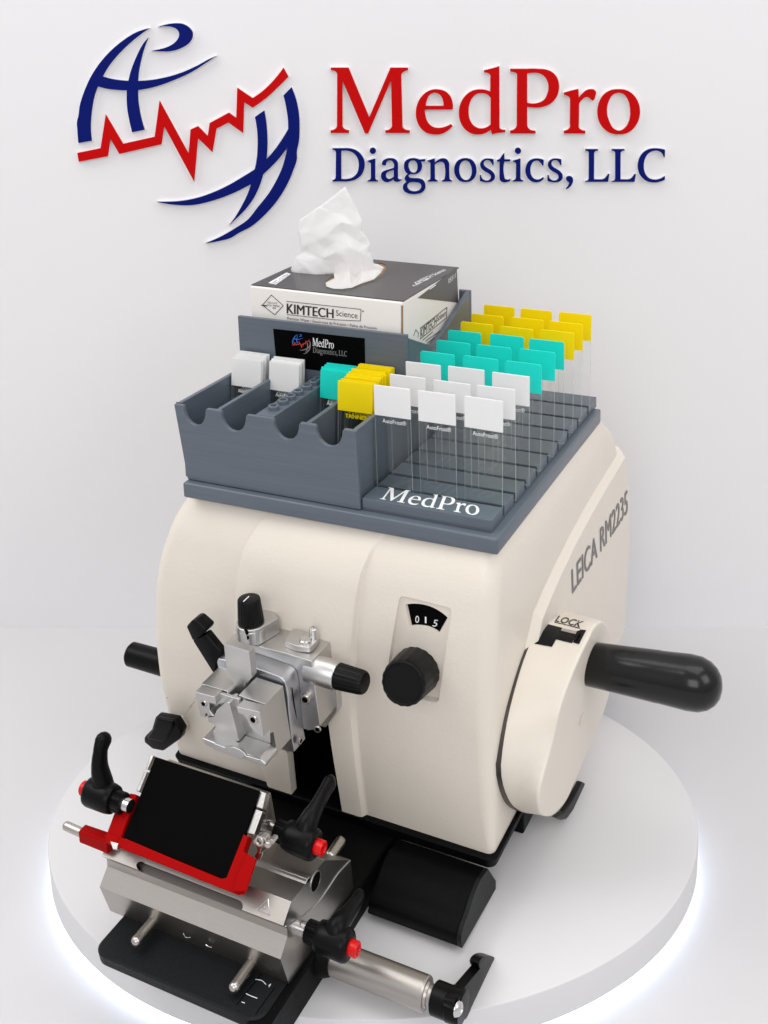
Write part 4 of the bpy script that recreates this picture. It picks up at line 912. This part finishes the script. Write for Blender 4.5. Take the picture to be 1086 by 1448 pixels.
line([(383.5, 417), (400.5, 432), (388.5, 445), (371, 431.5)], .25, True); line([(370, 431.5), (377, 432.5)], .5); mb.tube([UY(513, 440, FYK), UY(513.5, 440, FYK)], [.5, .5], 6)
mb.build('front_print', M['ink'], tb)
mb = MB()
sx = KX1 + .25
def sq(*px): return quad(*[UX(x, y, sx) for x, y in px])
put_text(mb, 'KIMTECH', sq((595, 464.5), (618, 446.5), (617, 459), (594.5, 478)))
put_text(mb, 'Science', sq((619, 446), (631, 437.5), (630, 446), (618, 455)))
for a, b in (((594.5, 464), (632, 434.5)), ((594, 479.5), (617, 461)), ((617, 461), (631.5, 449)), ((632, 434.5), (631.5, 449)), ((598, 481), (612, 469)), ((602, 482), (628, 464)), ((604, 485), (627, 468.5))):
    mb.tube([UX(*a, sx), UX(*b, sx)], [.25, .25], 6, n=1)
for a, b in (((585, 475), (588, 466)), ((588, 466), (592, 471)), ((592, 471), (591, 477))): mb.tube([UX(*a, sx), UX(*b, sx)], [.18, .18], 6, n=1)
mb.build('side_print', M['ink'], tb)
mb = MB(); tz = KZ + .02
def tqd(*px): return quad(*[UZ(x, y, tz) for x, y in px])
put_text(mb, 'KIMTECH Science', tqd((585, 399.5), (625, 380.5), (631, 382), (590, 402)))
put_text(mb, 'Precision Wipes', tqd((583, 403.5), (604, 393), (607, 394.5), (586, 405)))
q = [UZ(x, y, tz - .05) for x, y in ((379.5, 400), (405, 385.5), (411, 387.5), (390, 402.5))]
put_text(mb, '05511', quad(*[UX(x, y, KX1 + .3) for x, y in ((634, 394.5), (644.5, 386), (644.3, 392.5), (634.2, 401))]))
mb.tube([UX(608, 409, KX1 + .3), UX(616, 403, KX1 + .3)], [.3, .3], 6)
mb.build('white_print', M['whiteink'], tb)
mb = MB(); mb.prism(q, (0, 0, .05)); wp_ = mb.build('white_label', M['whiteink'], tb)
mb = MB()
for k, (s_, a) in enumerate((('280 WIPES', .12), ('Delicate Task Wipers', .55))):
    l0, r0 = (383 + 7 * a, 400 + 2.2 * a), (404.5 + 5 * a, 386.5 + 1.5 * a)
    put_text(mb, s_, quad(*[UZ(x, y, tz + .05) for x, y in (l0, r0, (r0[0] + 2.2, r0[1] + .8), (l0[0] + 2.4, l0[1] + .8))]))
mb.build('label_print', M['ink'], wp_)
# tissue: a crumpled sheet pulled up through the opening
rnd = random.Random(3)
Z6 = T(390, 250, 6.033)
hy0 = holec.y
outline_px = [(593, 83, 4), (480, 170, 2), (370, 255, -3), (280, 315, -5), (200, 370, -10), (198, 480, -13), (205, 600, -17), (165, 690, -22), (130, 790, -26), (150, 850, -27), (260, 866, -25), (350, 848, -20), (430, 830, -15), (495, 826, -9), (500, 870, -9), (425, 905, -8), (432, 935, -11), (490, 954, -13), (560, 957, -12), (650, 945, -8), (720, 915, -3), (840, 875, 6), (900, 815, 14), (925, 775, 17), (870, 745, 18), (835, 738, 14), (828, 700, 12), (812, 640, 10), (808, 575, 8), (770, 510, 7), (728, 455, 6), (740, 375, 6), (700, 295, 6), (650, 190, 5)]
inner_px = [(372, 262, -7), (565, 385, -9), (432, 500, -17), (572, 460, 0), (690, 540, 7), (240, 632, -9), (265, 715, -25), (345, 838, -27), (455, 768, -13), (520, 640, -20), (655, 775, -5), (628, 810, -16), (795, 690, 5), (640, 930, -11), (620, 730, -14), (480, 300, 0), (600, 260, 6), (300, 450, -12), (540, 830, -12), (720, 640, -2), (740, 800, 6), (560, 900, -9), (690, 420, -1), (390, 700, -17), (430, 600, -6), (640, 600, -15), (800, 800, 12), (500, 550, -11), (250, 770, -31), (330, 560, -15), (690, 850, 0), (860, 790, 16), (530, 720, -9), (580, 320, 3), (240, 420, -9), (740, 560, 11)]
allp = outline_px + inner_px
V2 = [Vector((x, -y)) for x, y, _ in allp]; n_o = len(outline_px)
r = delaunay_2d_cdt(V2, [(i, (i + 1) % n_o) for i in range(n_o)], [], 0, 1e-5)
mb = MB(); dm = {}
vv = []
for i, q in enumerate(r[0]):
    d = min(allp, key=lambda t: (t[0] - q[0]) ** 2 + (t[1] + q[1]) ** 2)
    X, Y = Z6(q[0], -q[1]); vv.append(mb.v(UZ(X, Y, KZ + 1.5) if Y > 393 and X > 456 and q[1] < -860 else UY(X, Y, hy0 + d[2] * .27)))
op = [(x, -y) for x, y, _ in outline_px]
for t in r[2]:
    c = (sum(r[0][i][0] for i in t) / 3, sum(r[0][i][1] for i in t) / 3)
    if inside(c, [op]): mb.face([vv[i] for i in t])
ts = empty('tissue', holec, 'crumpled white tissue sticking up out of the wipes carton', 'tissue')
bm = mb.bm
bmesh.ops.subdivide_edges(bm, edges=bm.edges[:], cuts=5, use_grid_fill=True)
bmesh.ops.recalc_face_normals(bm, faces=bm.faces)
inner_v = [v for v in bm.verts if not v.is_boundary]
for _ in range(1): bmesh.ops.smooth_vert(bm, verts=inner_v, factor=.5, use_axis_x=True, use_axis_y=True, use_axis_z=True)
from mathutils import noise as mnoise
for v in bm.verts:
    q = v.co * .07; w_ = q + Vector((mnoise.noise(q * 1.3), mnoise.noise(q * 1.3 + Vector((9, 0, 0))), mnoise.noise(q * 1.3 + Vector((0, 9, 0)))))
    e = (1 - abs(mnoise.noise(w_))) ** 3 * .45 + (1 - abs(mnoise.noise(w_ * 2.2 + Vector((5, 1, 2))))) ** 4 * .3
    if v.is_boundary: e *= .3
    v.co.y -= e
o = mb.build('tissue_sheet', M['tissue'], ts, angle=30)
sd = o.modifiers.new('thick', 'SOLIDIFY'); sd.thickness = .25 * S

# ------------------------------------------------------------------ light
w = bpy.data.worlds.new('World'); scn.world = w; w.use_nodes = True
bg = w.node_tree.nodes['Background']; 
wt_ = w.node_tree; tc = wt_.nodes.new('ShaderNodeTexCoord'); sp = wt_.nodes.new('ShaderNodeSeparateXYZ'); mr = wt_.nodes.new('ShaderNodeMapRange'); rp = wt_.nodes.new('ShaderNodeValToRGB')
mr.inputs[1].default_value = -1; mr.inputs[2].default_value = 1
wt_.links.new(tc.outputs['Generated'], sp.inputs[0]); wt_.links.new(sp.outputs[2], mr.inputs[0]); wt_.links.new(mr.outputs[0], rp.inputs[0]); wt_.links.new(rp.outputs[0], bg.inputs[0])
# studio dome: bright above, dim towards the horizon
for pos, v in ((0, .14), (.5, .42), (.66, .75), (.82, 1.05)):
    e = rp.color_ramp.elements[0] if pos == 0 else (rp.color_ramp.elements[1] if pos == .82 else rp.color_ramp.elements.new(pos))
    e.position = pos; e.color = (v * .95, v * .965, v, 1)
bg.inputs[1].default_value = .72
def area_light(name, loc, target, sx, sy, power, col=(1, 1, 1)):
    l = bpy.data.lights.new(name, 'AREA'); l.shape = 'RECTANGLE'; l.size = sx; l.size_y = sy; l.energy = power; l.color = col
    o = bpy.data.objects.new(name, l); COL.objects.link(o); o.location = loc
    o.rotation_euler = (Vector(target) - Vector(loc)).to_track_quat('-Z', 'Y').to_euler(); return o
area_light('softbox', (-.95, -.45, 1.5), (0, .1, .15), 1.0, 1.0, 10, (1, .99, .98))
area_light('softbox_overhead', (.1, .3, 1.75), (0.05, .15, .1), 1.5, 1.2, 11, (1, .995, .99))
area_light('fill_right', (1.5, -.35, 1.35), (.25, .35, .15), .9, .9, 7, (1, .99, .98))  # unseen fill light added to brighten the right of wall and floor
area_light('fill_front', (.5, -1.7, 1.25), (.05, .3, .25), 1.0, 1.0, 9.5, (1, .99, .985))  # unseen fill light added behind the camera for wall and machine front
scn.view_settings.view_transform = 'Standard'; scn.view_settings.look = 'None'; scn.view_settings.exposure = .1; scn.view_settings.gamma = 1
scn.view_settings.use_curve_mapping = False
scn.render.engine = 'CYCLES'
cy = scn.cycles; cy.transparent_max_bounces = 48; cy.max_bounces = 10; cy.use_denoising = True; cy.sample_clamp_indirect = 6
